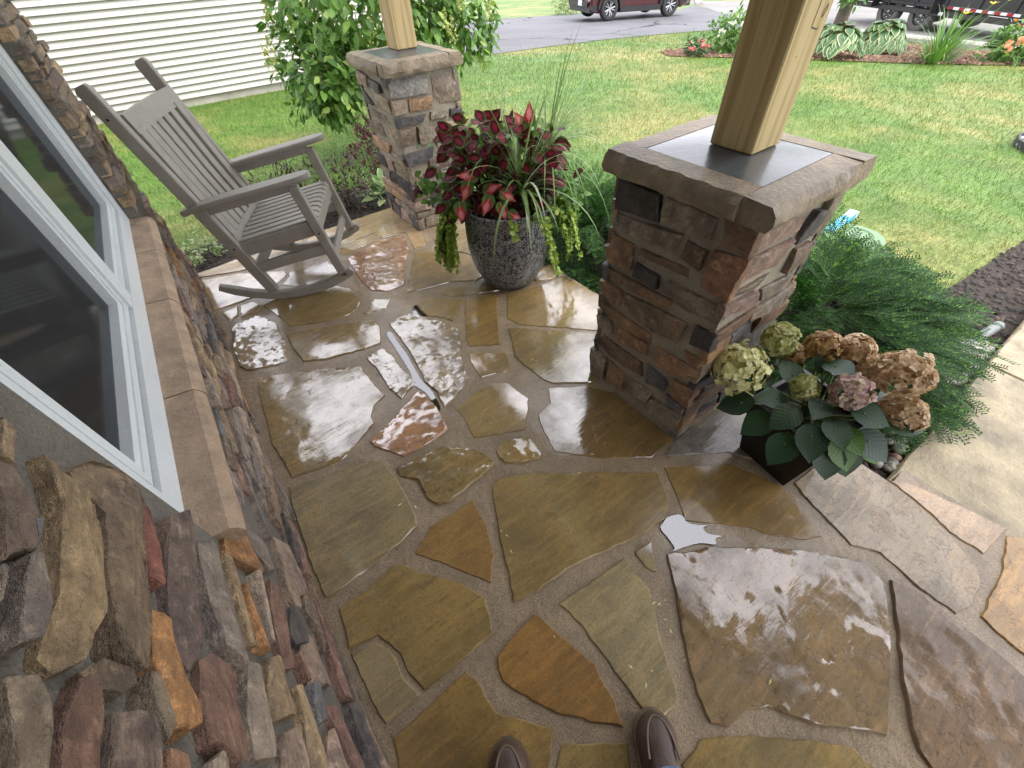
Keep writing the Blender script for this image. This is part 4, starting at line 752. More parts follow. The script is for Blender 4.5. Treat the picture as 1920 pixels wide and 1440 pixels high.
# ------------------------------------------------------------------ rocking chair
chair = thing('rocking_chair', 'taupe slatted rocking chair standing alone on the porch beside the window', 'chair', (.081, 2.675, 0), math.radians(-25.34), local=True)
ch = M['chair']; W = .603; YV = (0, 1, 0)
def part(name, path, a, b, c=.005, side=YV, mat=ch, parent=chair): mb = MB(); mb.sweep(path, a, b, c, side); return mb.build(name, mat, parent, 35)
def bez(p0, p1, p2, n=8): return [tuple((1-t)**2*a+2*t*(1-t)*b+t*t*c for a, b, c in zip(p0, p1, p2)) for t in [i/n for i in range(n+1)]]
for v in (0.0, W):
    pts = [(-.325, .130), (-.25, .094), (-.17, .062), (-.08, .038), (0, .026), (.1, .025), (.2, .036), (.3, .058), (.38, .088), (.45, .124), (.462, .134)]
    part('rocker', [(u, v, w) for u, w in pts], .019, [.018]+[.026]*9+[.016])
    part('rear_post', [(-.035, v, .062), (-.115, v, .34), (-.20, v, .62), (-.29, v, .92), (-.352, v, 1.13), (-.357, v, 1.147)], [.019]*5+[.013], [.034]*5+[.024])
    s = 1 if v else -1
    part('front_leg', [(.405, v, .105), (.362, v, .38), (.318, v, .655)], .019, .027)
    mb = MB(); pts = [(-.265, v+s*.005, .583), (-.2, v+s*.01, .604), (0, v+s*.012, .640), (.2, v+s*.014, .671), (.36, v+s*.014, .697), (.405, v+s*.014, .704), (.425, v+s*.014, .707)]
    mb.sweep(pts, [.030, .044, .05, .053, .052, .043, .024], .014, .007, YV); mb.build('armrest', ch, chair, 35)
    part('arm_support', [(-.20, v, .578), (.31, v, .660)], .014, .030)
    part('seat_rail', [(-.085, v-s*.02, .335), (.345, v-s*.02, .412)], .014, .040)
    part('side_stretcher', [(-.055, v, .222), (.375, v, .292)], .014, .030)
ns_ = 9
for i in range(ns_):
    v = .045+i*(W-.09)/(ns_-1); part('seat_slat', [(-.095, v, .374), (.05, v, .400), (.2, v, .428), (.32, v, .450), (.345, v, .449), (.357, v, .436)], .0245, .010, .003)
part('front_apron', [(.352, .02, .405), (.352, W-.02, .405)], .036, .012, .004, (0, .18, 1))
part('rear_apron', [(-.085, .02, .345), (-.085, W-.02, .345)], .034, .012, .004, (0, .18, 1))
part('rear_stretcher', [(-.06, .02, .215), (-.06, W-.02, .215)], .030, .012, .004, (-.2, 0, 1))
part('front_stretcher', [(.375, .02, .20), (.375, W-.02, .20)], .024, .012, .004, (-.2, 0, 1))
bd = Vector((-.3, 0, 1.05)).normalized()       # along the back
def bp_(t, v, o=0.0): p = Vector((-.105, v, .385))+bd*t+Vector((1.05, 0, .3)).normalized()*o; return tuple(p)
for i in range(7):
    v = .062+i*(W-.124)/6; bow = .018*(1-((i-3)/3)**2)
    part('back_slat', [bp_(-.02, v, .0-bow), (bp_(.3, v, -.006-bow)), bp_(.60, v, -bow)], .0295, .011, .003)
mb = MB(); n = 12; V = []; F = []
for k in range(n+1):                            # crested top rail
    t = k/n; v = .022+t*(W-.044); bow = -.016*(1-(2*t-1)**2); top = .664+.004*(1-(2*t-1)**2)
    for tt, o_ in ((.58, .012), (top, .012), (top+.004, .0), (top, -.014), (.58, -.014)): V.append(bp_(tt, v, o_+bow))
for k in range(n):
    for s in range(5): t = (s+1) % 5; F.append((k*5+s, k*5+t, k*5+5+t, k*5+5+s))
F += [(4, 3, 2, 1, 0), tuple(n*5+s for s in range(5))]
obj('top_rail', V, F, ch, chair, 35)
mb = MB(); V = []; F = []
for k in range(n+1):
    t = k/n; v = .022+t*(W-.044); bow = -.014*(1-(2*t-1)**2)
    for tt, o_ in ((-.075, .012), (.03, .012), (.03, -.012), (-.075, -.012)): V.append(bp_(tt, v, o_+bow))
for k in range(n):
    for s in range(4): t = (s+1) % 4; F.append((k*4+s, k*4+t, k*4+4+t, k*4+4+s))
F += [(3, 2, 1, 0), tuple(n*4+s for s in range(4))]
obj('bottom_rail', V, F, ch, chair, 35)
mb = MB()
for (u, w, v) in ((-.325, 1.02, -.0205), (.36, .39, -.0205), (-.12, .36, -.0205), (.0, .645, -.0205)): mb.lathe([(.0, .0), (.006, .0), (.006, -.003), (0, -.003)], (u, v, w), 10, 'Y')
mb.build('screw_plug', M['blackplastic'], chair)

# ------------------------------------------------------------------ foliage tools
def leaf_t(prof, fold=.25, curl=.15):
    V = []; F = []
    for y, h in prof: z = -curl*y*y; V += [(-h, y, z+fold*h), (0, y, z), (h, y, z+fold*h)]
    for i in range(len(prof)-1):
        a = i*3; F += [(a, a+1, a+4, a+3), (a+1, a+2, a+5, a+4)]
    return np.array(V, np.float32), np.array(F, np.int32)
T_OVAL = leaf_t([(0, .02), (.2, .17), (.45, .24), (.75, .15), (1, .01)]); T_NARROW = leaf_t([(0, .02), (.3, .11), (.65, .09), (1, .01)]); T_BROAD = leaf_t([(0, .03), (.08, .16), (.22, .28), (.42, .335), (.62, .29), (.82, .16), (.93, .06), (1, .006)], .2, .22)
T_HEART = leaf_t([(-.16, .12), (-.06, .27), (.12, .36), (.4, .30), (.75, .13), (1, .01)], .22, .25); T_ROUND = leaf_t([(0, .1), (.3, .42), (.7, .42), (1, .1)], .1, .1); T_BLADE = leaf_t([(0, .012), (.3, .016), (.6, .013), (.85, .008), (1, .001)], .5, .35); T_PETAL = leaf_t([(0, .1), (.35, .42), (.75, .48), (1, .22)], .12, .25)
def lmat(pos, d, up=(0, 0, 1), s=1.0, sx=1.0):
    y = Vector(d).normalized(); z = Vector(up); z = z-y*z.dot(y)
    if z.length < 1e-4: z = Vector((1, 0, 0))-y*y.x
    z.normalize(); x = y.cross(z); m = np.eye(4, dtype=np.float32)
    m[:3, 0] = np.array(x)*s*sx; m[:3, 1] = np.array(y)*s; m[:3, 2] = np.array(z)*s; m[:3, 3] = np.array(pos); return m
def scat(T, mats):
    V, F = T; A = np.stack(mats); n = len(V); W_ = np.einsum('mij,nj->mni', A[:, :3, :3], V)+A[:, None, :3, 3]
    return W_.reshape(-1, 3), (F[None]+(np.arange(len(A))*n)[:, None, None]).reshape(-1, F.shape[1])
def merge(parts):
    Vs = []; Fs = []; n = 0
    for V, F in parts: Vs.append(V); Fs.append(F+n); n += len(V)
    return np.concatenate(Vs), np.concatenate(Fs)
def rv(r, a=1.0): 
    while True:
        v = Vector((r.uniform(-1, 1), r.uniform(-1, 1), r.uniform(-1, 1)))
        if .05 < v.length <= 1: return v*a
def leafobj(name, me, mt, parent, root):
    o = bpy.data.objects.new(name, me); scene.collection.objects.link(o); o.parent = parent
    o.matrix_basis = Matrix([[float(x) for x in row] for row in mt]); o.matrix_parent_inverse = INV[root.name]; return o
def tmesh(name, T, mat):
    me = bpy.data.meshes.new(name); me.from_pydata([tuple(map(float, v)) for v in T[0]], [], [tuple(map(int, f)) for f in T[1]]); me.materials.append(mat)
    me.polygons.foreach_set('use_smooth', [True]*len(me.polygons)); me.update(); return me
def bush(r, c, rad, n_clump, per, size, droop=.2, hollow=.55, zmin=None, flat=None):
    """leaf transforms: clumps of leaves spread through an uneven ellipsoid"""
    out = []; c = Vector(c)
    for i in range(n_clump):
        d = rv(r).normalized(); k = hollow+(1-hollow)*r.random()**.6; k *= 1+.22*nz(d.x*2.3, d.y*2.3, d.z*2.3+c.x)
        p = c+Vector((d.x*rad[0]*k, d.y*rad[1]*k, d.z*rad[2]*k))
        if zmin is not None and p.z < zmin: continue
        tw = (d+rv(r, .5)+Vector((0, 0, .25))).normalized()
        for j in range(per):
            q = p+rv(r, size*1.0)+tw*size*.9*r.uniform(-.8, .8); dd = (tw*.6+rv(r, .8)+Vector((0, 0, -droop))).normalized()
            out.append(lmat(q, dd, d+rv(r, .6)+Vector((0, 0, .8)), size*r.uniform(.65, 1.25)))
    return out
def stems(r, base, tops, r0, r1, n=7):
    mb = MB()
    for t in tops:
        b = Vector(base)+Vector((r.uniform(-.04, .04), r.uniform(-.04, .04), 0)); t = Vector(t); pts = [b.lerp(t, k/5)+Vector((nz(k, t.x, 1), nz(k, t.y, 2), 0))*(.05*(0 < k < 5))*(t-b).length for k in range(6)]
        mb.tube(pts, [r0+(r1-r0)*k/5 for k in range(6)], n)
    return mb
def shrub(name, label, cat, base, mats, T, mat, tops, group=None, r0=.012, r1=.004, extra=(), seed=1):
    s = thing(name, label, cat, base, group=group); r = random.Random(seed)
    stems(r, base, tops, r0, r1).build('trunk' if cat == 'tree' else 'stem', M['bark'], s, 60)
    V, F = scat(T, mats); o = np_obj('crown' if cat == 'tree' else 'foliage', V, F, mat, s, True); o['kind'] = 'stuff'
    for nm, T2, mm, mt2 in extra:
        V, F = scat(T2, mt2); o = np_obj(nm, V, F, mm, s, True); o['kind'] = 'stuff'
    return s

# ------------------------------------------------------------------ round planter and its plants
PC = Vector((1.33, 1.95, 0)); RR = Vector((.807, -.589, 0)); FF = Vector((.553, .833, 0))
def at(px, py, dep=0.0): return PC+RR*((px-958)*.0029)+Vector((0, 0, .48+(378-py)*.0029))+FF*dep
pot = thing('round_planter', 'dark speckled glazed round planter pot full of red and green plants', 'planter', PC)
mb = MB(); mb.lathe([(0, 0), (.15, 0), (.165, .012), (.19, .05), (.213, .10), (.232, .16), (.246, .24), (.25, .32), (.249, .40), (.247, .455), (.256, .462), (.259, .475), (.256, .49), (.243, .494), (.232, .485), (.228, .45)], PC, 56); o = mb.build('pot', M['pot'], pot, 60)
mb = MB(); mb.lathe([(.229, .452), (.15, .462), (0, .468)], PC, 32); mb.build('soil', M['soil'], pot, 60)
rp = random.Random(21)
def plant(name, label, loc=None, cat='plant', group=None): return thing(name, label, cat, loc or (PC+Vector((0, 0, .46))), group=group)
# coleus
pl = plant('coleus_plant', 'burgundy coleus with green edged leaves filling the round planter'); me = tmesh('leaf', T_BROAD, M['coleus'])
stm = []
for i in range(230):
    a = rp.random(); 
    px = rp.gauss(930, 44) if a < .80 else rp.gauss(1028, 16); py = (rp.uniform(222, 372)+abs(px-930)*.25) if a < .80 else rp.uniform(268, 350)
    p = at(px, py, rp.uniform(-.16, .14)); d = (p-(PC+Vector((0, 0, .55)))).normalized()
    dd = Vector((d.x, d.y, d.z*.4-.15))+rv(rp, .55); mt = lmat(p-dd.normalized()*.03, dd, Vector((d.x*.8, d.y*.8, 1))-FF*.7+rv(rp, .6), rp.uniform(.06, .105), 1.2); leafobj('leaf', me, mt, pl, pl); stm.append(p)
ms = []
for i in range(600): px = rp.gauss(945, 52); py = rp.uniform(250, 385); p = at(px, py, rp.uniform(-.12, .16)); ms.append(lmat(p, rv(rp)+Vector((0, 0, .2)), rv(rp, .7)+Vector((0, 0, 1))-FF*.5, rp.uniform(.04, .075)))
for i in range(160): p = at(rp.uniform(975, 1048), rp.uniform(330, 388), rp.uniform(-.14, .1)); ms.append(lmat(p, rv(rp), rv(rp, .7)+Vector((0, 0, 1))-FF*.5, rp.uniform(.04, .07)))
V, F = scat(T_OVAL, ms[::2]); o = np_obj('inner_foliage', V, F, M['burg'], pl, True); o['kind'] = 'stuff'
V, F = scat(T_OVAL, ms[1::2]); o = np_obj('green_foliage', V, F, M['greenleaf'], pl, True); o['kind'] = 'stuff'
stems(rp, PC+Vector((0, 0, .46)), [PC+Vector((0, 0, .46))+(s-(PC+Vector((0, 0, .46))))*.9 for s in stm[::5]], .006, .004, 6).build('stem', M['burg'], pl, 60)
# caladium
pl = plant('caladium_plant', 'pink and red caladium leaves low in the round planter'); me = tmesh('leaf', T_HEART, M['caladium'])
for (px, py, s, dx, dz, dp) in ((1003, 232, .10, .25, 1, -.02), (990, 240, .09, -.3, .9, -.02), (893, 305, .095, -.5, .3, -.16), (886, 330, .10, -.3, -.9, -.17), (930, 325, .10, .3, .5, -.19), (960, 338, .085, .6, -.4, -.19), (922, 350, .10, -.2, -.8, -.21), (950, 360, .09, .3, -.9, -.22), (972, 372, .085, .8, -.4, -.22), (872, 368, .10, -.1, -1, -.17), (1042, 335, .10, .5, -.8, -.1)):
    p = at(px, py, dp); dd = RR*dx+Vector((0, 0, dz))-FF*.3+rv(rp, .25); leafobj('leaf', me, lmat(p-dd.normalized()*s*.4, dd, -FF+Vector((0, 0, .7))+rv(rp, .3), s), pl, pl)
stems(rp, PC+Vector((0, 0, .46)), [at(1003, 250, -.02), at(893, 320, -.17), at(940, 340, -.18), at(1035, 345, -.1)], .004, .003, 6).build('stem', M['stem'], pl, 60)
# spike grass
def blades(pl, base, n, lr, spread, r, wide, lean=None):
    for i in range(n):
        a = r.uniform(0, 6.283); e = r.uniform(.15, 1.0); L = r.uniform(*lr)
        d = Vector((math.cos(a)*spread*e, math.sin(a)*spread*e, 1.05-e*.72)); 
        if lean: d += lean*r.uniform(0, 1)
        d.normalize(); h = Vector((d.x, d.y, 0)); g = r.uniform(.9, 1.9)*e+.10; V = []; F = []; K = 8; p = Vector(base)+Vector((r.uniform(-.015, .015), r.uniform(-.015, .015), 0)); side = Vector((-h.y, h.x, 0)).normalized() if h.length > .01 else Vector((1, 0, 0))
        for k in range(K+1):
            t = k/K; w = wide*(1-t**2.2)*(.6+.4*min(1, t*4)); nrm = d.cross(side); V += [p-side*w+nrm*w*.35, p, p+side*w+nrm*w*.35]
            d = (d+Vector((0, 0, -g*(.10+.30*t)))).normalized(); p = p+d*(L/K)
        for k in range(K): q = k*3; F += [(q, q+1, q+4, q+3), (q+1, q+2, q+5, q+4)]
        obj('blade', V, F, M['blade'], pl, 80)
pl = plant('spike_grass', 'arching green spike grass with wide blades at the middle of the round planter', at(985, 345, -.10)); blades(pl, at(985, 345, -.10), 60, (.28, .58), 1.05, random.Random(4), .0085)
pl = plant('spike_grass', 'thin long bladed grass fountain at the right of the round planter', at(1035, 300, .05)); blades(pl, at(1035, 300, .05), 55, (.34, .6), 1.1, random.Random(5), .0046, RR*.45)
pl = plant('spike_grass', 'thin dark grass blades rising at the left of the round planter', at(955, 300, .05)); blades(pl, at(955, 300, .05), 18, (.30, .5), .9, random.Random(8), .0036, -RR*.6)
# trailing creeping jenny
def strands(r, starts, n_len):
    lv = []; mb = MB()
    for (px, dep, L) in starts:
        p = at(px, 372, dep); out = (p-PC); out.z = 0; out.normalize(); p = PC+out*.262+Vector((0, 0, .485)); pts = []; d = out*.7+Vector((0, 0, .25))+rv(r, .25); q = Vector(p)
        k = int(L/.015)
        for i in range(k):
            q = q+d.normalized()*.015; d = d+Vector((0, 0, -.26))+rv(r, .22); hz = q-PC; hz.z = 0
            if hz.length < .266: q += hz.normalized()*(.266-hz.length)
            pts.append(Vector(q))
            for s in (-1, 1): sd_ = d.cross(out).normalized()*s; lv.append(lmat(q+rv(r, .006), sd_+rv(r, .8)+out*.4, out+rv(r, .9)+Vector((0, 0, .4)), r.uniform(.019, .03)))
        mb.tube(pts[::3], .0015, 4, False)
    return lv, mb
for lab, st, sd_ in (('lime green creeping jenny curtain hanging down the left of the round pot', [(850+i*3.6, -.10+.03*(i % 6), R.uniform(.22, .46)) for i in range(14)]*4, 1), ('loose creeping jenny strands hanging down the right of the round pot', [(1000, -.2, .36), (1004, -.18, .28), (965, -.25, .13), (1030, -.10, .30), (1040, -.05, .40), (1046, 0, .34), (1050, .02, .42), (1036, -.08, .2), (1044, -.02, .3), (1048, .01, .38), (1052, .04, .3), (1050, .0, .26), (1040, -.06, .33)], 2)):
    pl = plant('creeping_jenny', lab); lv, mb = strands(random.Random(sd_), st, 0); mb.build('stem', M['stem'], pl); V, F = scat(T_ROUND, lv); o = np_obj('foliage', V, F, M['lime'], pl, True); o['kind'] = 'stuff'
# vines with small purple flowers
for lab, pts, mt_, sd_ in (('green vine with purple flowers reaching left out of the round pot', [(805, 335), (815, 350), (830, 345), (838, 362), (850, 340), (845, 375), (860, 355), (866, 330), (870, 365)], 'greenleaf', 3), ('pale green vine with purple flowers at the right of the round pot', [(1062, 345), (1075, 360), (1066, 380), (1085, 375), (1060, 405), (1072, 420), (1055, 330), (1090, 350), (1050, 440)], 'greenleaf', 6)):
    r = random.Random(sd_); pl = plant('flowering_vine', lab); lv = []; fl = []
    for (x, y) in pts:
        for k in range(15): p = at(x+r.gauss(0, 9), y+r.gauss(0, 9), r.uniform(-.1, .08)); lv.append(lmat(p, rv(r)+Vector((0, 0, -.1)), Vector((0, 0, 1))-FF*.5+rv(r, .5), r.uniform(.03, .052)))
        if r.random() < .55:
            p = at(x+r.gauss(0, 8), y-8, -.1)
            for k in range(7): fl.append(lmat(p+rv(r, .008), rv(r), rv(r), .012))
    for x0 in (pts[0], pts[2], pts[4], pts[6]): pass
    stems(r, PC+Vector((0, 0, .46)), [at(x, y, 0) for x, y in pts[::2]], .003, .002, 5).build('stem', M['stem'], pl)
    V, F = scat(T_BROAD, lv); o = np_obj('foliage', V, F, M[mt_], pl, True); o['kind'] = 'stuff'
    V, F = scat(T_PETAL, fl); o = np_obj('flowers', V, F, M['purple'], pl, True); o['kind'] = 'stuff'
# ------------------------------------------------------------------ black square planter with hydrangea
BC = Vector((1.407, .165, 0)); bp2 = thing('square_planter', 'black tapered square planter on the porch edge holding a hydrangea', 'planter', BC, math.radians(-7), local=True)
mb = MB(); a, b = .105, .150; hh = .30; t = .014
V = []
for h_, z in ((a, 0), (b, hh), (b-t, hh), (b-t-.01, hh-.05)): V += [(-h_, -h_, z), (h_, -h_, z), (h_, h_, z), (-h_, h_, z)]
F = [(3, 2, 1, 0)]
for k in range(3):
    for i in range(4): j = (i+1) % 4; F.append((k*4+i, k*4+j, k*4+4+j, k*4+4+i))
obj('pot', V, F, M['black'], bp2); mb = MB(); mb.box((-.134, -.134, .22), (.134, .134, .256)); mb.build('soil', M['soil'], bp2)
hy = thing('hydrangea_plant', 'potted hydrangea with cream, pink and tan mophead blooms in the black planter', 'plant', BC+Vector((0, 0, .25)))
rh = random.Random(12); hb = BC+Vector((0, 0, .25))
heads = [((1.265, .410, .40), .100, 'fcream'), ((1.40, .375, .49), .062, 'fgreen'), ((1.50, .265, .475), .058, 'frust'), ((1.575, .19, .465), .062, 'ftan'), ((1.50, .04, .52), .078, 'ftan'), ((1.385, .105, .455), .062, 'fpink'), ((1.33, .215, .425), .042, 'fgreen'), ((1.49, -.03, .40), .066, 'ftan'), ((1.545, .11, .455), .055, 'ftan'), ((1.44, .32, .43), .045, 'frust')]
for c, r_, mt_ in heads:
    c = Vector(c); ms = []
    for i in range(int(300*(r_/.09)**1.7)+35):
        d = rv(rh).normalized()
        if d.z < -.55: continue
        rr = r_*(1+.25*nz(d.x*3, d.y*3, d.z*3+c.x*9))*rh.uniform(.84, 1.05); p = c+d*rr*.9; up_ = (d+rv(rh, .55)).normalized(); t1 = up_.cross(rv(rh)).normalized(); t2 = up_.cross(t1)
        sz = rh.uniform(.012, .0165); cup = rh.uniform(.1, .7)
        for q in (t1, t2, -t1, -t2): ms.append(lmat(p, q+up_*cup, up_+rv(rh, .3), sz))
    V, F = scat(T_PETAL, ms); h_ = np_obj('flower_head', V, F, M[mt_], hy, True); h_['kind'] = 'stuff'
    stems(rh, hb, [c], .005, .004, 6).build('stem', M['stem'], hy, 60)
me = tmesh('leaf', T_BROAD, M['hydleaf']); meb = tmesh('leaf', T_BROAD, M['hydbright'])  # second mesh: a brighter, yellower green for a few leaves
lv = [((1.20, .33, .33), (-.5, .6, -.35), .15, 0), ((1.30, .33, .385), (.3, .6, .1), .12, 0), ((1.42, .19, .49), (-.2, -.3, .2), .13, 0), ((1.24, .19, .37), (-.8, .1, -.2), .14, 0), ((1.22, .10, .36), (-.6, -.5, -.3), .15, 0), ((1.36, .04, .43), (.3, -.8, .0), .14, 0), ((1.34, -.02, .36), (.1, -1, -.3), .15, 0), ((1.27, .02, .34), (-.3, -.8, -.5), .14, 1), ((1.30, .03, .37), (-.3, -.9, -.1), .12, 1), ((1.24, .03, .31), (-.5, -.6, -.7), .15, 0), ((1.36, .27, .42), (.1, .5, .3), .12, 0), ((1.19, .24, .32), (-.9, .3, -.5), .14, 0), ((1.44, -.04, .40), (.4, -.8, .1), .13, 0), ((1.52, .02, .39), (.8, -.5, -.1), .13, 0), ((1.17, .14, .31), (-.9, -.1, -.6), .15, 0), ((1.31, .14, .41), (-.5, -.1, .1), .12, 0), ((1.42, .30, .40), (.2, .9, 0), .12, 0), ((1.55, .2, .38), (.9, .2, -.1), .13, 0), ((1.36, -.03, .33), (0, -.9, -.6), .13, 1), ((1.26, .25, .38), (-.5, .4, .1), .12, 0), ((1.28, .07, .39), (-.4, -.5, .0), .13, 0), ((1.50, .10, .44), (.5, .0, .3), .12, 0), ((1.45, .22, .45), (.1, .2, .6), .11, 0), ((1.30, -.01, .29), (-.1, -.7, -.9), .15, 0)]
for p, d, s, k in lv:
    leafobj('leaf', meb if k else me, lmat(Vector(p)-Vector(d).normalized()*s*.3, d, Vector((-.35, -.1, 1)), s*.86, 1.15), hy, hy)
stems(rh, hb, [Vector(p) for p, d, s, k in lv], .004, .003, 5).build('leaf_stem', M['stem'], hy)
# ------------------------------------------------------------------ yews
def spray_t():
    ms = []; V = []; F = []
    def shoot(o_, ang, L, bend):
        K = int(L/.042)
        for i in range(K):
            t = (i+.5)/K*L; d = Vector((math.sin(ang), math.cos(ang), 0)); p = Vector(o_)+d*t+Vector((0, 0, -bend*t*t)); sl = .105*(1-.45*t/max(L, .01))
            for s in (-1, 1):
                q = Vector((math.sin(ang+s*.95), math.cos(ang+s*.95), .10)); n = len(V); w = Vector((-q.y, q.x, 0))*.013
                V.extend([p-w, p+q*sl*.6-w, p+q*sl, p+q*sl*.6+w]); F.append((n, n+1, n+2, n+3))
        n = len(V); d = Vector((math.sin(ang), math.cos(ang), 0)); e = Vector(o_)+d*L+Vector((0, 0, -bend*L*L)); w = Vector((d.y, -d.x, 0))*.008; V.extend([Vector(o_)-w, Vector(o_)+w, e+w*.3, e-w*.3]); F.append((n, n+1, n+2, n+3))
    shoot((0, 0, 0), 0, 1.0, .16)
    for k, (t, s) in enumerate(((.2, 1), (.3, -1), (.45, 1), (.55, -1), (.7, 1))): shoot((0, t, -.16*t*t), s*.62, .46-.25*t*.8, .14)
    return np.array([tuple(v) for v in V], np.float32), np.array(F, np.int32)
T_SPRAY = spray_t()
def yew(label, base, n, rad, top, lean, seed, srange):
    r = random.Random(seed); base = Vector(base); ms = []
    for i in range(n):
        a = r.uniform(0, 6.283); e = r.random()**.6; h = 1-e*e
        p = base+Vector((math.cos(a)*rad[0]*e, math.sin(a)*rad[1]*e, 0))+Vector(lean)*(e*r.uniform(.2, 1)); p.z = base.z+.05+(top-base.z-.05)*max(.02, (h*.75+r.uniform(-.12, .28)))*r.uniform(.55, 1)
        d = Vector((math.cos(a)*(.35+e), math.sin(a)*(.35+e), r.uniform(-.1, .75)*(1.15-e)))+Vector(lean)*.7+rv(r, .35); ms.append(lmat(p, d, Vector((0, 0, 1))+rv(r, .45), r.uniform(*srange)))
    return shrub('yew_shrub', label, 'shrub', base, ms, T_SPRAY, M['yew'], [base+Vector((math.cos(k)*rad[0]*.6, math.sin(k)*rad[1]*.6, (top-base.z)*.6)) for k in range(9)], 'yew shrubs along the porch', .012, .005, seed=seed)
yew('feathery green yew spreading beside the walkway behind the hydrangea', (2.30, .55, -.2), 820, (.64, .55), .33, (.26, -.06, 0), 31, (.20, .33))
yew('low green yew in the bed between the round planter and the column', (2.10, 2.05, -.2), 950, (.44, .70), .32, (.0, .0, 0), 32, (.16, .27))
# ------------------------------------------------------------------ tree and shrubs past the far end of the porch
rt = random.Random(5); tb = L3(2.05, 5.6)
ms = bush(rt, (2.25, 5.65, 1.45), (1.18, .95, 1.15), 420, 10, .115, .35, .45)+bush(rt, (1.55, 5.5, .62), (.50, .5, .42), 120, 10, .11, .35, .4)+bush(rt, (3.15, 5.5, .95), (.45, .5, .5), 95, 10, .11, .4, .4)
pan = []
for (x, y, z) in ((1.12, 5.2, 1.05), (1.02, 5.1, .80), (1.0, 5.3, .72), (1.9, 4.85, .85), (2.9, 4.9, 1.0), (3.05, 4.9, 1.1), (2.2, 4.8, 1.3), (2.75, 4.85, .78), (3.3, 5.0, .9), (2.65, 4.8, .85)):
    for k in range(60): t = rt.random(); pan.append(lmat(Vector((x, y, z+t*.2))+rv(rt, .055*(1-t)+.008), rv(rt), rv(rt), .02))
shrub('hydrangea_tree', 'leafy green small tree behind the far column in front of the pale siding', 'tree', tb, ms, T_OVAL, M['treeleaf'], [tb+Vector((x, y, z)) for x, y, z in ((-.5, -.1, .9), (.1, .1, 1.5), (.7, 0, 1.3), (-.2, .3, 1.4), (.4, -.3, 1.2), (-.75, .0, .7))], None, .03, .008, [('panicle_flowers', T_PETAL, M['panicle'], pan)], 5)
def mini(name, label, base, rad, n, per, size, T, mat, seed, extra=(), hollow=.3, group=None, cat='shrub', droop=.1):
    r = random.Random(seed); b = Vector(base); c = b+Vector((0, 0, rad[2]*.85)); ms = bush(r, c, rad, n, per, size, droop, hollow, b.z)
    return shrub(name, label, cat, b, ms, T, mat, [b+Vector((r.uniform(-.6, .6)*rad[0], r.uniform(-.6, .6)*rad[1], rad[2]*1.2)) for k in range(7)], group, .006, .003, extra, seed)
G = 'shrubs past the end of the porch'
mini('plum_leaf_shrub', 'dark plum leaved shrub seen under the chair armrest', L3(.52, 4.05), (.34, .26, .30), 95, 11, .052, T_NARROW, M['plum'], 41, group=G)
mini('plum_leaf_shrub', 'bronze plum leaved shrub between the chair and the far column', L3(.98, 4.10), (.30, .26, .25), 80, 11, .05, T_NARROW, M['plum'], 42, group=G)
mini('barberry_shrub', 'small upright burgundy shrub left of the far column', L3(1.42, 4.42), (.2, .2, .36), 60, 11, .035, T_OVAL, M['burg'], 43, group=G)
r = random.Random(44); b = L3(1.42, 3.95); hp = thing('small_hosta', 'pale variegated small hosta at the foot of the far column', 'plant', b); me = tmesh('leaf', T_BROAD, M['paleleaf']); me2 = tmesh('leaf', T_BROAD, M['greenleaf'])
for i in range(40):
    a = r.uniform(0, 6.28); e = r.uniform(.3, 1); d = Vector((math.cos(a)*e, math.sin(a)*e, .9-e*.8)); leafobj('leaf', me if r.random() < .6 else me2, lmat(b+Vector((math.cos(a)*.15*e-.05, math.sin(a)*.12*e, .08+.14*(1-e))), d, (0, 0, 1), r.uniform(.09, .15)), hp, hp)
stems(r, b, [b+Vector((math.cos(k)*.08, math.sin(k)*.08, .12)) for k in range(6)], .004, .003, 5).build('stem', M['stem'], hp)
b = L3(1.30, 4.18); og = thing('wispy_grass', 'wispy yellow green grass clump behind the small hosta', 'plant', b); blades(og, b, 45, (.28, .48), .7, random.Random(45), .0042)
b = L3(-.30, 4.02); wf = mini('white_flower_plant', 'low plant with white tipped leaves at the house corner', b, (.16, .2, .09), 40, 9, .035, T_OVAL, M['paleleaf'], 46, cat='plant')
# ------------------------------------------------------------------ neighbour's house
NY = 11.33; nh = thing('neighbour_house', 'neighbouring house wall of cream horizontal siding above a concrete base', 'house', (0, NY, -.5))
mb = MB(); mb.box((-14, NY+.02, -.8), (6.20, NY+9, 3.4)); mb.build('wall', M['concrete'], nh)
zb = -.36; k = 0
while zb < 3.3:
    sx_ = 1.0+3.66*((k*7) % 5)/5; k += 1
    for xa, xb, pr in ((-14, sx_, 0), (sx_-.02, 6.22, .004)):
      mb = MB(); mb.add([(xa, NY-.034-pr, zb), (xb, NY-.034-pr, zb), (xb, NY+.010-pr, zb+.103), (xa, NY+.010-pr, zb+.103), (xa, NY+.019, zb), (xb, NY+.019, zb), (xb, NY+.019, zb+.103), (xa, NY+.019, zb+.103)], [(0, 1, 2, 3), (1, 0, 4, 5), (2, 1, 5, 6), (0, 3, 7, 4)]); mb.build('siding_board', M['siding'], nh)
    zb += .1016
mb = MB(); mb.box((6.222, NY-.03, -.44), (6.34, NY+.10, 3.3)); mb.build('corner_board', M['vinyl'], nh)
mb = MB()
for i in range(48):
    z = -.44+i*.078; mb = MB(); mb.box((6.345, NY-.05, z), (6.455, NY+.16, z+.068)); mb.build('brick', M['brick'], nh)
mb = MB(); mb.box((6.34, NY-.045, -.6), (6.45, NY+.15, 3.3)); mb.build('brick_joint', M['concrete'], nh)
mb = MB(); mb.box((6.1, NY-.12, -.62), (6.62, NY+.3, -.46)); mb.build('footing', M['concrete'], nh)
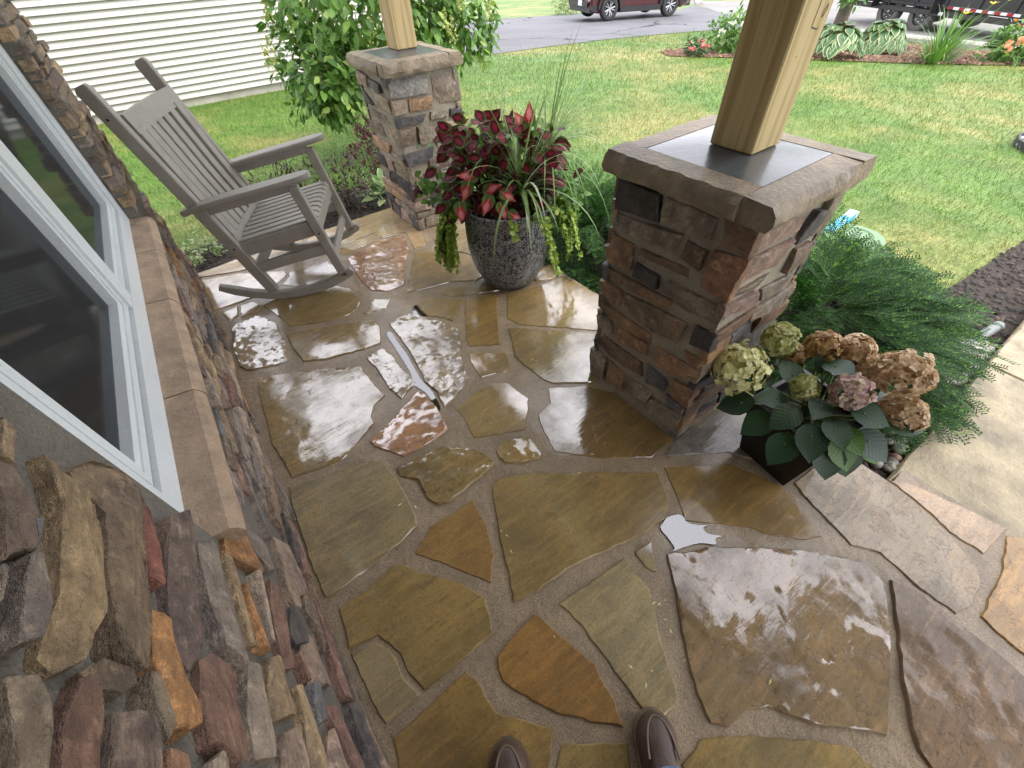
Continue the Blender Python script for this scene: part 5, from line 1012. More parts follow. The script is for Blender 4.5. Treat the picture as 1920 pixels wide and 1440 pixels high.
mb = MB(); mb.add([(-14.4, NY-.5, 3.3), (6.9, NY-.5, 3.3), (6.9, NY+4.5, 6), (-14.4, NY+4.5, 6), (6.9, NY+9.5, 3.3), (-14.4, NY+9.5, 3.3)], [(0, 1, 2, 3), (3, 2, 4, 5), (1, 4, 2), (0, 3, 5), (0, 5, 4, 1)]); mb.build('roof', M['roofmat'], nh)
# ------------------------------------------------------------------ wheels
def wheel(parent, c, r, wd, side, rimmat, spokes, tm, lugs=False):
    """c centre of the outer face; side: -1 faces local -y"""
    w = bpy.data.objects.new('wheel', None); link(w, parent); w.location = c; w.empty_display_size = .1
    s = side; mb = MB(); prof = [(r*.62, 0), (r*.80, s*.012), (r*.95, s*.0), (r*.995, -s*.03), (r, -s*wd*.5), (r*.995, -s*(wd-.03)), (r*.9, -s*wd), (r*.6, -s*wd)]
    mb.lathe(prof if s < 0 else prof[::-1], (0, 0, 0), 36, 'Y'); mb.build('tyre', tm, w, 50)
    mb = MB(); prof = [(r*.62, 0), (r*.60, -s*.005), (r*.57, -s*.05), (r*.2, -s*.075), (0, -s*.075)]; mb.lathe(prof if s < 0 else prof[::-1], (0, 0, 0), 36, 'Y'); rim = mb.build('rim', rimmat, w, 50)
    mb = MB()
    for k in range(spokes):
        a = 2*math.pi*k/spokes
        if lugs:
            M_ = Matrix.Rotation(-a, 4, 'Y') @ Matrix.Translation((r*.40, -s*.055, 0)); mb.tbox(M_, r*.05, .018, r*.055, .004)
        else:
            for da in (-.12, .12):
                d1 = Vector((math.cos(a+da*.3), 0, math.sin(a+da*.3))); d2 = Vector((math.cos(a+da*2), 0, math.sin(a+da*2))); mb.sweep([d1*r*.10+Vector((0, -s*.03, 0)), d2*r*.60+Vector((0, -s*.012, 0))], r*.05, .012, .004, d1.cross(Vector((0, 1, 0))))
    mb.lathe([(0, s*-.02), (r*.12, s*-.02), (r*.13, s*-.07)][::(1 if s > 0 else -1)], (0, 0, 0), 16, 'Y'); mb.build('spokes', M['alloy'], w, 40)
    if lugs:
        mb = MB()
        for k in range(8):
            a = 2*math.pi*(k+.5)/8; mb.lathe([(0, -.01), (.012, -.01), (.014, .03)], (math.cos(a)*r*.24, -s*.07 if s > 0 else .05, math.sin(a)*r*.24), 8, 'Y')
        mb.build('lug_nuts', M['chrome'], w, 40)
    return w
# ------------------------------------------------------------------ parked SUV
fw = Vector((15.46, 15.05)); rwv = Vector((18.15, 14.30)); fd = (fw-rwv).normalized(); WBs = 2.72; ang = math.atan2(-fd.y, -fd.x)     # local +x = to the rear
suv = thing('parked_suv', 'maroon SUV with black lower trim parked on the neighbouring driveway', 'car', (fw.x, fw.y, float(lz(fw.x, fw.y))+.012), ang, local=True)
slope = math.asin((float(lz(rwv.x, rwv.y))-float(lz(fw.x, fw.y)))/2.79); suv.rotation_euler = (0, -slope, ang)
rw_ = .36; wd_ = .225; Wd = 1.84
def loft(rows, name, mat, parent, smooth=40):
    n = len(rows[0]); V = [v for row in rows for v in row]; F = []
    for i in range(len(rows)-1):
        for j in range(n-1): F.append((i*n+j, i*n+n+j, i*n+n+j+1, i*n+j+1))
    return obj(name, V, F, mat, parent, smooth)
# side silhouette with wheel arches, swept across the width (local y: 0 near flank, Wd far flank)
def arch(cx, r, n=9): return [(cx+math.cos(math.pi-k*math.pi/n)*r, rw_+math.sin(math.pi-k*math.pi/n)*r) for k in range(n+1)]
low = [(-.80, .34), (-.44, .24)]+arch(0, .43)+[(.5, .25), (WBs-.5, .25)]+arch(WBs, .43)+[(WBs+.5, .27), (WBs+.86, .40)]
topl = [(WBs+.92, .62), (WBs+.93, .95), (WBs+.82, 1.08), (1.6, 1.05), (.55, 1.03), (-.35, .98), (-.72, .86), (-.86, .66), (-.84, .45)]
prof = low+topl
def ring(y, inset): 
    cx = 1.4; return [Vector((cx+(x-cx)*(1-inset*.25), y, z if z < .9 else z-(inset*.12))) for x, z in prof]
rows = [ring(.10, .25), ring(.02, .07), ring(.0, 0), ring(.03, 0.02), ring(Wd-.03, .02), ring(Wd, 0), ring(Wd-.02, .07), ring(Wd-.10, .25)]
n = len(prof); V = [v for row in rows for v in row]; F = []
for i in range(len(rows)-1):
    for j in range(n): F.append((i*n+j, i*n+(j+1) % n, i*n+n+(j+1) % n, i*n+n+j))
F += [list(range(n))[::-1], [(len(rows)-1)*n+j for j in range(n)]]
obj('body', V, F, M['maroonpaint'], suv, 35)
mb = MB()
for y, s in ((-.012, -1), (Wd+.012, 1)):
    for cx in (0, WBs):
        V = []; F = []; ar = arch(cx, .43, 14); ao = arch(cx, .50, 14); m_ = len(ar)
        for (x, z), (x2, z2) in zip(ar, ao): V += [(x, y, z), (x2, y, z2), (x2, y-s*.05, z2), (x, y-s*.3, z)]
        for k in range(m_-1): F += [(k*4, k*4+1, k*4+5, k*4+4) if s < 0 else (k*4, k*4+4, k*4+5, k*4+1), (k*4+1, k*4+2, k*4+6, k*4+5), (k*4+3, k*4, k*4+4, k*4+7)]
        mb.add(V, F)
    mb.box((.46, min(y, y-s*.06), .235), (WBs-.46, max(y, y-s*.06), .40))
mb.box((-.83, .06, .26), (-.47, Wd-.06, .46)); mb.box((WBs+.5, .06, .30), (WBs+.95, Wd-.06, .55)); mb.box((-.885, .22, .42), (-.82, Wd-.22, .56)); mb.build('cladding', M['blackplastic'], suv, 35)
mb = MB(); mb.box((-.4, .2, .22), (WBs+.5, Wd-.2, .26)); mb.build('underbody', M['blackplastic'], suv)
cab = [(.20, 1.02), (1.0, 1.58), (1.5, 1.66), (2.5, 1.63), (3.1, 1.50), (3.52, 1.06)]
V = []; F = []; m_ = len(cab)
for y, ins in ((.10, 0), (.24, 1), (Wd-.24, 1), (Wd-.10, 0)):
    for x, z in cab: V.append(((x if ins or True else x), y, z if ins else min(z, 1.02+(z-1.02)*.25)))
for i in range(3):
    for j in range(m_-1): F.append((i*m_+j, i*m_+m_+j, i*m_+m_+j+1, i*m_+j+1))
    F.append((i*m_, i*m_+m_-1, i*m_+m_*2-1, i*m_+m_))
F += [list(range(m_)), list(range(3*m_, 4*m_))[::-1]]
obj('glasshouse', V, F, M['carglass'], suv, 30)
mb = MB(); mb.sweep([(1.0, Wd/2, 1.60), (1.5, Wd/2, 1.685), (2.5, Wd/2, 1.655), (3.15, Wd/2, 1.52)], Wd/2-.26, .02, .015, YV); mb.build('roof', M['maroonpaint'], suv, 40)
for y in (.45, 0): pass
mb = MB(); mb.box((-.90, .62, .44), (-.886, .92, .60)); mb.build('licence_plate', M['plate'], suv)
for y0, y1 in ((.03, .35), (Wd-.35, Wd-.03)):
    mb = MB(); mb.tbox(Matrix.Translation((-.80, (y0+y1)/2, .74)), .08, (y1-y0)/2, .06, .02); mb.build('headlight', M['carglass'], suv, 40)
    mb = MB(); mb.sweep([(-.885, (y0+y1)/2-.12, .62), (-.84, (y0+y1)/2, .50), (-.80, (y0+y1)/2+.1, .48)], .012, .01, .003, (0, 0, 1)); mb.build('chrome_trim', M['chrome'], suv, 40)
for x0 in (.62, 1.6):
    mb = MB(); mb.box((x0, -.006, .40), (x0+.006, .0, 1.0)); mb.build('door_seam', M['blackplastic'], suv); mb = MB(); mb.tbox(Matrix.Translation((x0+.75, -.016, .88)), .09, .012, .014, .005); mb.build('door_handle', M['maroonpaint'], suv, 40)
for cx in (0, WBs):
    wheel(suv, (cx, -.005, rw_), rw_, wd_, -1, M['rim'], 5, M['tyre']); wheel(suv, (cx, Wd+.005, rw_), rw_, wd_, 1, M['rim'], 5, M['tyre'])
# ------------------------------------------------------------------ tandem trailer in the street
tcen = Vector((19.85, 6.1)); td = Vector((-.42, -.907)).normalized(); zt = float(lz(tcen.x, tcen.y))
tr = thing('utility_trailer', 'black tandem axle trailer with red and white reflective tape in the street', 'trailer', (tcen.x, tcen.y, zt+.01), math.atan2(td.y, td.x), local=True)
# local +x runs towards the right of the picture, -y is the near side? the near flank faces the porch
ns2 = -1 if Vector((td.y, -td.x)).dot(-tcen) > 0 else 1     # sign of local y that faces the porch
rw2 = .39
for cx in (-.58, .58):
    for sgn in (ns2, -ns2): wheel(tr, (cx, sgn*.98, rw2), rw2, .22, sgn, M['rim'], 8, M['trailergrey'], True)
def tb_(name, x0, x1, y0, y1, z0, z1, mat, c=.01): mb = MB(); mb.tbox(Matrix.Translation(((x0+x1)/2, (y0+y1)/2, (z0+z1)/2)), (x1-x0)/2, abs(y1-y0)/2, (z1-z0)/2, c); return mb.build(name, mat, tr, 35)
for s in (-1, 1):
    tb_('frame_rail', -2.6, 4.2, s*.98-.05, s*.98+.05, .40, .52, M['trailer']); tb_('bed_side', -2.6, 4.2, s*.98-.025, s*.98+.025, .60, 1.25, M['trailer']); tb_('side_rail', -2.6, 4.2, s*1.0-.04, s*1.0+.04, .56, .64, M['trailer'])
    for k in range(8): tb_('side_post', -2.5+k*.92, -2.42+k*.92, s*1.0-.04, s*1.0+.045, .52, 1.25, M['trailer'])
    f = []; mb = MB(); mb.sweep([(-1.05, s*1.1, .45), (-.98, s*1.1, .80), (-.75, s*1.1, .88), (.75, s*1.1, .88), (.98, s*1.1, .80), (1.05, s*1.1, .45)], .13, .012, .004, YV); mb.build('fender', M['trailer'], tr, 40)
tb_('bed_floor', -2.6, 4.2, -.93, .93, .53, .58, M['trailer']); tb_('axle', -.5, -.42, -.9, .9, .33, .41, M['trailer']); tb_('axle', .42, .5, -.9, .9, .33, .41, M['trailer'])
tb_('tongue', 4.2, 5.6, -.08, .08, .42, .54, M['trailer']); tb_('tailgate', -2.66, -2.61, -1.0, 1.0, .55, 1.25, M['trailer']); tb_('headboard', 4.16, 4.2, -.93, .93, .6, 1.6, M['trailer'])
yt = ns2*1.046
for k in range(12): tb_('reflective_tape', 1.35+k*.16, 1.35+k*.16+.158, yt-.004, yt+.004, .575, .628, M['reflwhite'] if k % 2 else M['reflred'], .001)
for k in range(6): tb_('reflective_tape', 3.3+k*.16, 3.3+k*.16+.158, ns2*1.034-.004, ns2*1.034+.004, .42, .47, M['reflwhite'] if k % 2 else M['reflred'], .001)
tb_('marker_lamp', 3.2, 3.27, yt-.02, yt+.02, .50, .55, M['amber'], .008); tb_('sticker', 1.15, 1.28, ns2*1.032-.003, ns2*1.032+.003, .43, .50, M['reflwhite'], .001)
# ------------------------------------------------------------------ far garden bed
def hosta(label, x, y, rad, n, seed, size):
    r = random.Random(seed); b = L3(x, y, .01); h = thing('variegated_hosta', label, 'plant', b, group='hostas in the garden bed'); ms = []; ed = []
    me = tmesh('leaf', T_BROAD, M['hosta']); me2 = tmesh('leaf', T_BROAD, M['paleleaf'])
    for i in range(n):
        a = r.uniform(0, 6.28); e = r.uniform(.15, 1)**.7; d = Vector((math.cos(a)*e, math.sin(a)*e, .45-e*1.35)); p = b+Vector((math.cos(a)*rad*.75*e, math.sin(a)*rad*.75*e, .12+rad*.75*(1-e*e*.8))); s = r.uniform(.8, 1.2)*size
        mt = lmat(p, d, Vector((math.cos(a)*e*.6, math.sin(a)*e*.6, 1)), s); leafobj('leaf', me, mt, h, h); m2 = lmat(p-Vector((0, 0, .006)), d, Vector((math.cos(a)*e*.6, math.sin(a)*e*.6, 1)), s*1.07, 1.22); m2[:3, 3] -= np.array(d)*s*.03; leafobj('leaf_margin', me2, m2, h, h)
    stems(r, b, [b+Vector((math.cos(k)*rad*.3, math.sin(k)*rad*.3, rad*.5)) for k in range(7)], .012, .008, 5).build('stem', M['stem'], h); return h
hosta('large variegated hosta just right of the nearer post', 12.25, 5.15, .60, 110, 51, .21)
hosta('variegated hosta right of the slim tree trunk', 13.6, 4.85, .60, 110, 52, .21)
hosta('variegated hosta half hidden by the slim tree trunk', 13.3, 5.75, .5, 70, 53, .2)
b = L3(13.15, 3.55, .01); dl = thing('daylily_clump', 'green daylily clump with a few yellow blooms in the far bed', 'plant', b)
r = random.Random(54)
for i in range(110):
    a = r.uniform(0, 6.28); e = r.uniform(.1, 1); d = Vector((math.cos(a)*.9*e, math.sin(a)*.9*e, 1.0)).normalized(); p = b+Vector((math.cos(a)*.3*e, math.sin(a)*.25*e, 0)); V = []; F = []; side = Vector((-math.sin(a), math.cos(a), 0)); L = r.uniform(.6, 1.05)
    for k in range(7): t = k/6; w = .016*(1-t**2.5); V += [p-side*w, p+side*w]; d = (d+Vector((math.cos(a)*.04, math.sin(a)*.04, -.42*e*t-.08))).normalized(); p = p+d*L/6
    for k in range(6): F.append((k*2, k*2+1, k*2+3, k*2+2))
    obj('blade', V, F, M['greenleaf'], dl, 80)
for (dx, dy, z) in ((.15, -.35, .88), (.35, -.5, .92), (-.1, -.1, .75)):
    ms = [lmat(b+Vector((dx, dy, z)), Vector((math.cos(k*1.05), math.sin(k*1.05), .6)), (0, 0, 1), .10, .6) for k in range(6)]; V, F = scat(T_OVAL, ms); np_obj('flower', V, F, M['yellow'], dl, True); stems(r, b, [b+Vector((dx, dy, z))], .006, .005, 5).build('flower_stem', M['stem'], dl)
def flowerbush(name, label, x, y, rad, n, leaf, flower, nf, seed, size=.07, fs=.05):
    r = random.Random(seed); b = L3(x, y, .01); ms = bush(r, b+Vector((0, 0, rad[2]*.8)), rad, n, 10, size, .1, .3, b.z); fl = []
    for i in range(nf):
        d = rv(r).normalized(); d.z = abs(d.z); d = (d-FF*.5).normalized(); p = b+Vector((d.x*rad[0], d.y*rad[1], rad[2]*(.8+.9*d.z)))
        for k in range(14): fl.append(lmat(p+rv(r, fs*.8), rv(r), d+rv(r, .5), fs*.7))
    return shrub(name, label, 'plant', b, ms, T_OVAL, M[leaf], [b+Vector((rad[0]*.4*math.cos(k), rad[1]*.4*math.sin(k), rad[2])) for k in range(5)], None, .01, .005, [('flowers', T_PETAL, M[flower], fl)], seed)
flowerbush('pink_flower_plant', 'low pink flowers at the left tip of the far bed', 10.45, 7.35, (.28, .28, .17), 45, 'darkgreen', 'redpink', 9, 55, .07, .05)
flowerbush('white_flower_shrub', 'green mounded shrub with white flowers left of the nearer post', 11.35, 7.05, (.6, .6, .40), 110, 'greenleaf', 'white', 10, 56, .10, .07)
flowerbush('coral_flower_plant', 'leafy plant with coral flowers at the right end of the far bed', 14.25, 2.75, (.5, .45, .34), 90, 'greenleaf', 'coral', 6, 57, .10, .08)
flowerbush('coral_flower_plant', 'small peach flowered plant at the right picture edge', 14.75, 2.35, (.35, .35, .24), 55, 'greenleaf', 'coral', 6, 58, .09, .08)
flowerbush('white_flower_shrub', 'pale flowering shrub beyond the driveway near the maroon car', 17.3, 19.6, (.7, .7, .55), 70, 'paleleaf', 'white', 6, 59, .14, .09)
rt = random.Random(60); tb = L3(14.1, 6.05, 0); ms = bush(rt, tb+Vector((0, 0, 4.2)), (1.9, 1.9, 1.7), 260, 9, .15, .3, .4)+bush(rt, tb+Vector((-.35, -.2, 1.05)), (.35, .35, .25), 25, 8, .12, .3, .3)
shrub('slim_tree', 'slim tree trunk rising from the far bed between the hostas', 'tree', tb, ms, T_OVAL, M['greenleaf'], [tb+Vector((x, y, z)) for x, y, z in ((.05, .03, 3.4), (.02, .05, 3.9), (.03, -.02, 3.6))], None, .13, .05, (), 60)
# mulch chips and pebbles
def chips(name, n, poly, dz, size, mat, seed, thick=.35, label=None, cat=None):
    r = np.random.RandomState(seed); P = np.array(poly); lo, hi = P.min(0), P.max(0); X = r.uniform(lo[0], hi[0], n*3); Y = r.uniform(lo[1], hi[1], n*3); k = np_inside(poly, X, Y); X, Y = X[k][:n], Y[k][:n]; m_ = len(X)
    base = np.array([(-.5, -.3, 0), (.5, -.3, 0), (.5, .3, 0), (-.5, .3, 0), (-.35, -.2, 1), (.35, -.2, 1), (.35, .2, 1), (-.35, .2, 1)], np.float32); F = np.array([(4, 5, 6, 7), (0, 1, 5, 4), (1, 2, 6, 5), (2, 3, 7, 6), (3, 0, 4, 7)])
    S = r.uniform(.5, 1.3, (m_, 1, 1))*size; a = r.uniform(0, 6.28, m_); c, s = np.cos(a)[:, None], np.sin(a)[:, None]; B = base[None]*S*np.array([1, .8, thick]); T_ = r.normal(0, .25, m_)[:, None]
    Vx = B[..., 0]*c-B[..., 1]*s+X[:, None]; Vy = B[..., 0]*s+B[..., 1]*c+Y[:, None]; Vz = B[..., 2]+B[..., 0]*T_+lz(X, Y)[:, None]+dz
    o = np_obj(name, np.stack([Vx, Vy, Vz], -1).reshape(-1, 3), (F[None]+(np.arange(m_)*8)[:, None, None]).reshape(-1, 4), mat); tag(o, label, cat, None, 'stuff'); return o
chips('mulch', 5200, FRONTBED, .016, .038, leafmat('mulch_chip', (.012, .010, .009), (.045, .033, .026), (.09, .065, .05), rough=.8, trans=0), 3, .3, 'dark bark mulch covering the bed below the yews', 'mulch')
chips('mulch', 5000, BED, .014, .07, leafmat('red_mulch_chip', (.09, .045, .028), (.24, .14, .09), (.33, .22, .15), rough=.85, trans=0), 4, .3, 'red brown bark mulch in the far garden bed', 'mulch')
chips('mulch', 1500, SIDEBED, .012, .035, bpy.data.materials['mulch_chip'], 5, .3, 'dark mulch at the end of the porch', 'mulch')
def pebbles(name, poly, n, size, label, seed):
    r = np.random.RandomState(seed); P = np.array(poly); lo, hi = P.min(0), P.max(0); X = r.uniform(lo[0], hi[0], n*4); Y = r.uniform(lo[1], hi[1], n*4); k = np_inside(poly, X, Y); X, Y = X[k][:n], Y[k][:n]; m_ = len(X)
    mb = MB(); mb.lathe([(0, -.5), (.35, -.4), (.5, 0), (.36, .36), (0, .46)], (0, 0, 0), 7); B = np.array([tuple(v) for v in mb.V], np.float32); F = np.array(mb.F)
    S = r.uniform(.6, 1.3, (m_, 1, 1))*size*np.stack([np.ones(m_), r.uniform(.6, 1, m_), r.uniform(.45, .7, m_)], -1)[:, None]; a = r.uniform(0, 6.28, m_); c, s = np.cos(a)[:, None], np.sin(a)[:, None]; W_ = B[None]*S
    o = np_obj(name, np.stack([W_[..., 0]*c-W_[..., 1]*s+X[:, None], W_[..., 0]*s+W_[..., 1]*c+Y[:, None], W_[..., 2]+lz(X, Y)[:, None]+.03], -1).reshape(-1, 3), (F[None]+(np.arange(m_)*len(B))[:, None, None]).reshape(-1, 4), M['pebble'], None, True); tag(o, label, 'gravel', None, 'stuff'); return o
pebbles('river_gravel', [(1.85, -.15), (3.25, -.15), (3.2, .08), (2.6, .12), (1.9, .02)], 420, .05, 'pale river pebbles along the walkway edge under the yew', 6)
ringc = (8.05, .25); rp_ = [(ringc[0]+.72*math.cos(k*.4), ringc[1]+.72*math.sin(k*.4)) for k in range(16)]
pebbles('river_gravel', rp_, 500, .06, 'pale gravel inside the edged ring at the right picture edge', 7)
mb = MB(); mb.sweep([L3(x, y, .03) for x, y in rp_]+[L3(*rp_[0], .03)], .05, .012, .004, (0, 0, 1)); e_ = mb.build('bed_edging', M['edging'], None, 40); tag(e_, 'black edging ring round gravel at the right picture edge', 'edging')
# small things on the lawn
b = L3(4.05, 1.115, .035); bx_ = thing('blue_carton', 'long thin blue and white carton lying on the grass', 'carton', b, math.radians(4), local=True)
mb = MB(); mb.tbox(Matrix.Identity(4), .235, .034, .03, .003); mb.build('box', M['bluebox'], bx_)
mb = MB(); mb.tbox(Matrix.Translation((.16, 0, .0305)), .07, .028, .0008, 0); mb.tbox(Matrix.Translation((.225, 0, 0)), .013, .036, .032, .002); mb.tbox(Matrix.Translation((-.12, -.0345, 0)), .10, .0008, .022, 0); mb.build('label', M['reflwhite'], bx_)
mb = MB(); mb.tube([(.0+.02*math.cos(a), .02*math.sin(a), .0312) for a in [k*.5 for k in range(2, 11)]], .004, 5); mb.build('emblem', M['reflwhite'], bx_)
b = L3(3.90, .94, .015); lid = thing('valve_cover', 'round green plastic cover in the grass beside the yew', 'cover', b, local=True); mb = MB(); mb.lathe([(0, .035), (.17, .034), (.205, .026), (.21, .0), (.21, -.05)], (0, 0, 0), 36); mb.build('cover', M['lid'], lid, 50)
mb = MB(); mb.lathe([(.12, .0352), (.125, .040), (.13, .0352)], (0, 0, 0), 36); mb.build('rim', M['lid'], lid, 50)
mb = MB(); pts = [Vector((2.95, .02, -.205)), Vector((3.1, -.03, -.2)), Vector((3.25, -.065, -.195)), Vector((3.42, -.09, -.195))]; mb.tube(pts, .028, 14); mb.tube([pts[-1]-Vector((.02, -.003, 0)), pts[-1]+Vector((.012, -.002, 0))], .031, 14, False); o = mb.build('drain_pipe', M['pipe'], None, 60); tag(o, 'grey drain pipe end poking out below the yew by the walkway', 'pipe')
# bits of debris on the wet flags: seed husks, a twig, leaf scraps
rd = random.Random(77); bits = MB(); mets = [(.56, .12), (.60, .03), (.55, -.02), (.35, -.01), (.42, .02), (.30, .55), (.1, .9), (.75, .6), (1.0, 1.2), (.2, .25), (.7, -.25), (1.0, -.1), (.5, 1.4), (.9, 1.7), (.2, 1.7)]
for i, (x, y) in enumerate(mets):
    for k in range(rd.randint(1, 3)):
        a = rd.uniform(0, 6.28); L = rd.uniform(.004, .011); c = Vector((x+rd.uniform(-.06, .06), y+rd.uniform(-.06, .06), .0065)); d = Vector((math.cos(a), math.sin(a), 0))*L; n_ = Vector((-d.y, d.x, 0))*.3
        bits.add([c-d, c+n_+Vector((0, 0, .001)), c+d, c-n_+Vector((0, 0, .001))], [(0, 3, 2, 1)])
o = bits.build('leaf_scraps', M['fcream']); tag(o, 'tiny pale leaf scraps scattered on the wet flagstones', 'debris', None, 'stuff')
# ------------------------------------------------------------------ lawn blades
rg = np.random.RandomState(9)
def lawn_ok(X, Y):
    k = ~((X < 1.66) & (Y < 3.42)); k &= ~((Y < -.16) & (Y > -1.47) & (X > 1.5) & (X < 7.7)); k &= ~((Y > NY-.06) & (X < 6.5)); k &= ~((X-ringc[0])**2+(Y-ringc[1])**2 < .56)
    for p in (FRONTBED, SIDEBED, DRIVE, STREET, BED): k &= ~np_inside(p, X, Y)
    return k
parts_ = []
C0 = np.array((0, 0)); 
for (r0, r1, dens, L, w) in ((1.8, 5, 2600, .042, .0042), (5, 8, 1300, .048, .0060), (8, 12, 620, .055, .0090), (12, 20, 230, .065, .014)):
    a0, a1 = math.radians(-12), math.radians(112); n = int(dens*(a1-a0)/2*(r1*r1-r0*r0)); rr = np.sqrt(rg.uniform(r0*r0, r1*r1, n)); aa = rg.uniform(a0, a1, n); X = rr*np.cos(aa); Y = rr*np.sin(aa); k = lawn_ok(X, Y)
    X, Y = X[k], Y[k]; n = len(X); h = rg.uniform(.5, 1.15, n)*L*(1+1.1*(rg.uniform(0, 1, n) > .94)); th = rg.uniform(0, 6.283, n); le = rg.uniform(.25, 1.25, n)*h; ph = rg.uniform(0, 6.283, n); Z = lz(X, Y)-.004; dx, dy = np.cos(th)*w*.5, np.sin(th)*w*.5
    V = np.stack([np.stack([X-dx, Y-dy, Z], -1), np.stack([X+dx, Y+dy, Z], -1), np.stack([X+np.cos(ph)*le, Y+np.sin(ph)*le, Z+h], -1)], 1).reshape(-1, 3); parts_.append((V, np.arange(n*3).reshape(-1, 3)))
V, F = merge(parts_); o = np_obj('grass', V, F, M['grass']); tag(o, 'short green and straw coloured lawn grass', 'grass', None, 'stuff')
# ------------------------------------------------------------------ the person taking the picture: shoes and jeans show at the bottom
per = thing('person', 'person in blue jeans and brown leather shoes standing at the bottom edge', 'person', (.08, -.2, 0))
def shoe(toe, d, L=.285, W_=.0515):
    d = Vector((*d, 0)).normalized(); s = Vector((d.y, -d.x, 0)); toe = Vector((*toe, 0)); K = 22; ringN = 20; V = []; F = []
    def wdt(t): return W_*(math.sin(min(1, t/.24)*math.pi/2)**.55 if t < .24 else (1.0-.20*min(1, (t-.24)/.35) if t < .6 else .80+.04*math.sin((t-.6)*6)))*(1 if t < .93 else math.sqrt(max(.02, 1-((t-.93)/.07)**2)))
    def hgt(t): return .036+.032*min(1, t/.3)+.045*max(0, min(1, (t-.33)/.3))
    for i in range(K+1):
        t = i/K; t = max(.004, min(.996, t)); c = toe-d*(L*t); w = wdt(t); h = hgt(t)*(min(1, (t/.05))**.5 if t < .05 else 1)
        for k in range(ringN):
            a = 2*math.pi*k/ringN; x = math.cos(a); z = math.sin(a); sx = abs(x)**.75*(1 if x > 0 else -1); sz = (abs(z)**.7 if z > 0 else -abs(z)**.4)
            V.append(c+s*(w*sx)+Vector((0, 0, .026+(h*sz if z > 0 else .010*sz))))
    for i in range(K):
        for k in range(ringN): j = (k+1) % ringN; F.append((i*ringN+k, i*ringN+j, i*ringN+ringN+j, i*ringN+ringN+k))
    F += [list(range(ringN))[::-1], list(range(K*ringN, K*ringN+ringN))]
    sh = obj('shoe', V, F, M['leather'], per, 70); V = []; F = []
    for i in range(K+1):
        t = max(.0, min(1, i/K)); c = toe+d*.006-d*((L+.012)*t); w = wdt(max(.004, min(.996, t)))+.006
        V += [c-s*w+Vector((0, 0, .003)), c+s*w+Vector((0, 0, .003)), c+s*w+Vector((0, 0, .026)), c-s*w+Vector((0, 0, .026))]
    for i in range(K):
        for k in range(4): j = (k+1) % 4; F.append((i*4+k, i*4+j, i*4+4+j, i*4+4+k))
    F += [(3, 2, 1, 0), (K*4, K*4+1, K*4+2, K*4+3)]
    obj('sole', V, F, M['sole'], sh, 40)
    mb = MB(); pts = []
    for k in range(17):            # moccasin seam round the toe
        a = -1.45+2.9*k/16; t = .10+.30*(1-math.cos(a))*.55; pts.append(toe-d*(L*(.055+.36*(1-math.cos(a))))+s*(.038*math.sin(a))+Vector((0, 0, .026+hgt(.055+.36*(1-math.cos(a)))*.93)))
    mb.tube(pts, .0034, 6); mb.build('seam', M['sole'], sh, 60)
    mb = MB()
    for k in range(3): c = toe-d*(L*(.46+.07*k))+Vector((0, 0, .026+hgt(.46+.07*k)+.002)); mb.tube([c-s*.024, c+Vector((0, 0, .004)), c+s*.024], .003, 6)
    mb.build('lace', M['leather'], sh, 60)
    return toe-d*(L*.72)
aL = shoe((-.023, .098), (.48, .88)); aR = shoe((.338, -.088), (.60, .80))
def skin(name, verts, edges, rad, mat, root, sub=2):
    me = bpy.data.meshes.new(name); me.from_pydata([tuple(v) for v in verts], edges, []); me.materials.append(mat); o = bpy.data.objects.new(name, me); link(o, per)
    o.modifiers.new('skin', 'SKIN'); 
    for i, r_ in enumerate(rad): me.skin_vertices[0].data[i].radius = (r_, r_) if not isinstance(r_, tuple) else r_; me.skin_vertices[0].data[i].use_root = (i == root)
    s = o.modifiers.new('sub', 'SUBSURF'); s.levels = sub; s.render_levels = sub; return o
f2 = Vector((.553, .833, 0)); r2 = Vector((.833, -.553, 0)); pel = Vector((.02, -.24, .93))-f2*.08
hL, hR = pel-r2*.10-Vector((0, 0, .05)), pel+r2*.10-Vector((0, 0, .05)); kL = Vector((aL.x, aL.y, 0)).lerp(hL, .5); kL.z = .50; kR = Vector((aR.x, aR.y, 0)).lerp(hR, .5); kR.z = .50; bk = f2*.045
body_v = [pel, pel+Vector((0, 0, .14))-f2*.01, hL, kL+f2*.01, Vector((aL.x, aL.y, .075))-bk*.3, hR, kR, Vector((aR.x, aR.y, .095))+f2*.05]
skin('jeans', body_v, [(0, 1), (0, 2), (2, 3), (3, 4), (0, 5), (5, 6), (6, 7)], [(.15, .11), (.145, .10), .095, .075, .066, .095, .075, .066], M['denim'], 0)
ch_ = pel+Vector((0, 0, .36))-f2*.06; nk = pel+Vector((0, 0, .56))-f2*.08; sL = nk-r2*.18-Vector((0, 0, .06)); sR = nk+r2*.18-Vector((0, 0, .06)); eL = sL-r2*.05+f2*.05-Vector((0, 0, .22)); eR = sR+r2*.05+f2*.05-Vector((0, 0, .22))
wL = Vector((0, 0, 1.508))-f2*.12-r2*.12-Vector((0, 0, .10)); wR = Vector((0, 0, 1.508))-f2*.12+r2*.12-Vector((0, 0, .10))
skin('body', [pel+Vector((0, 0, .10)), ch_, nk, nk+Vector((0, 0, .07)), nk+Vector((0, 0, .14))+f2*.02, nk+Vector((0, 0, .24))+f2*.02, sL, eL, wL, sR, eR, wR], [(0, 1), (1, 2), (2, 3), (3, 4), (4, 5), (2, 6), (6, 7), (7, 8), (2, 9), (9, 10), (10, 11)], [(.15, .11), (.165, .115), (.09, .08), .058, .082, .075, .068, .05, .033, .068, .05, .033], M['shirt'], 1)
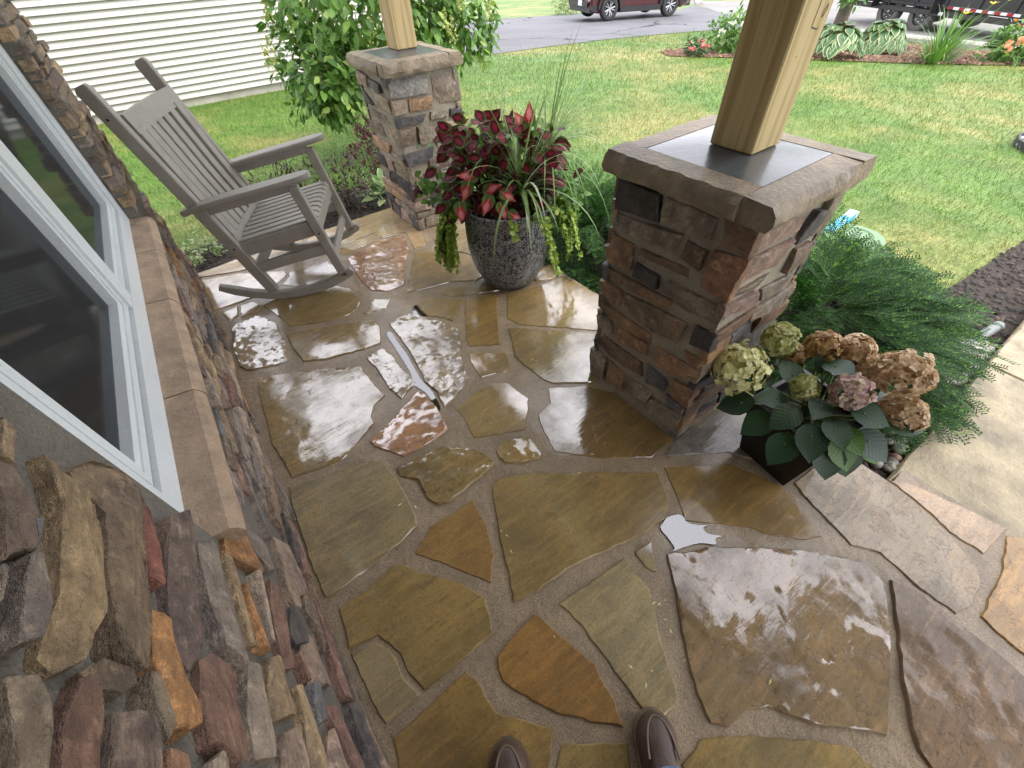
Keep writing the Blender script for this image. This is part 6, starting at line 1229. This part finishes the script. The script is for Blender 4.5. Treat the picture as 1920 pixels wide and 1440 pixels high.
hd = nk+Vector((0, 0, .20))+f2*.025; mb = MB(); mb.lathe([(0, -.115), (.045, -.105), (.072, -.05), (.08, .02), (.074, .08), (.04, .118), (0, .126)], hd, 20); mb.tube([hd+f2*.075+Vector((0, 0, .03)), hd+f2*.10-Vector((0, 0, .015)), hd+f2*.075-Vector((0, 0, .025))], [.008, .014, .01], 8); head = mb.build('head', M['skin'], per, 70)
mb = MB()
for s in (-1, 1): mb.lathe([(0, -.012), (.012, 0), (0, .012)], hd+f2*.070+r2*s*.03+Vector((0, 0, .025)), 10)
mb.build('eyes', M['white'], head, 60)
mb = MB(); mb.tube([hd+f2*.072-r2*.022-Vector((0, 0, .055)), hd+f2*.078-Vector((0, 0, .057)), hd+f2*.072+r2*.022-Vector((0, 0, .055))], .005, 6); mb.build('mouth', M['redpink'], head)
mb = MB(); mb.lathe([(.084, .03), (.082, .07), (.055, .118), (0, .135)], hd-f2*.008, 20); mb.build('hair', M['hair'], head, 70)
for s, w_ in ((-1, wL), (1, wR)):
    palm = w_+f2*.03+Vector((0, 0, .05)); mb = MB(); mb.tube([w_-Vector((0, 0, .01)), w_+Vector((0, 0, .03)), palm, palm+Vector((0, 0, .045))-r2*s*.01], [.024, .032, .036, .03], 10)
    for k in range(4): b0 = palm+Vector((0, 0, .03-.018*k))+f2*.012; mb.tube([b0, b0-r2*s*.03+f2*.018, b0-r2*s*.055+f2*.006], [.009, .0085, .007], 8)
    mb.tube([palm-f2*.01+Vector((0, 0, .0)), palm-r2*s*.03-f2*.018+Vector((0, 0, .02)), palm-r2*s*.055-f2*.012+Vector((0, 0, .035))], [.011, .010, .008], 8); mb.build('hand', M['skin'], per, 60)
bk3 = Vector(back); ph = thing('phone', 'phone held up by the person taking the picture', 'phone', (0, 0, 1.508)); Mx = Matrix((right, up, back)).transposed().to_4x4(); Mx.translation = Vector((0, 0, 1.508))+bk3*.022
mb = MB(); mb.tbox(Mx, .078, .038, .004, .003); mb.build('case', M['blackplastic'], ph, 40)
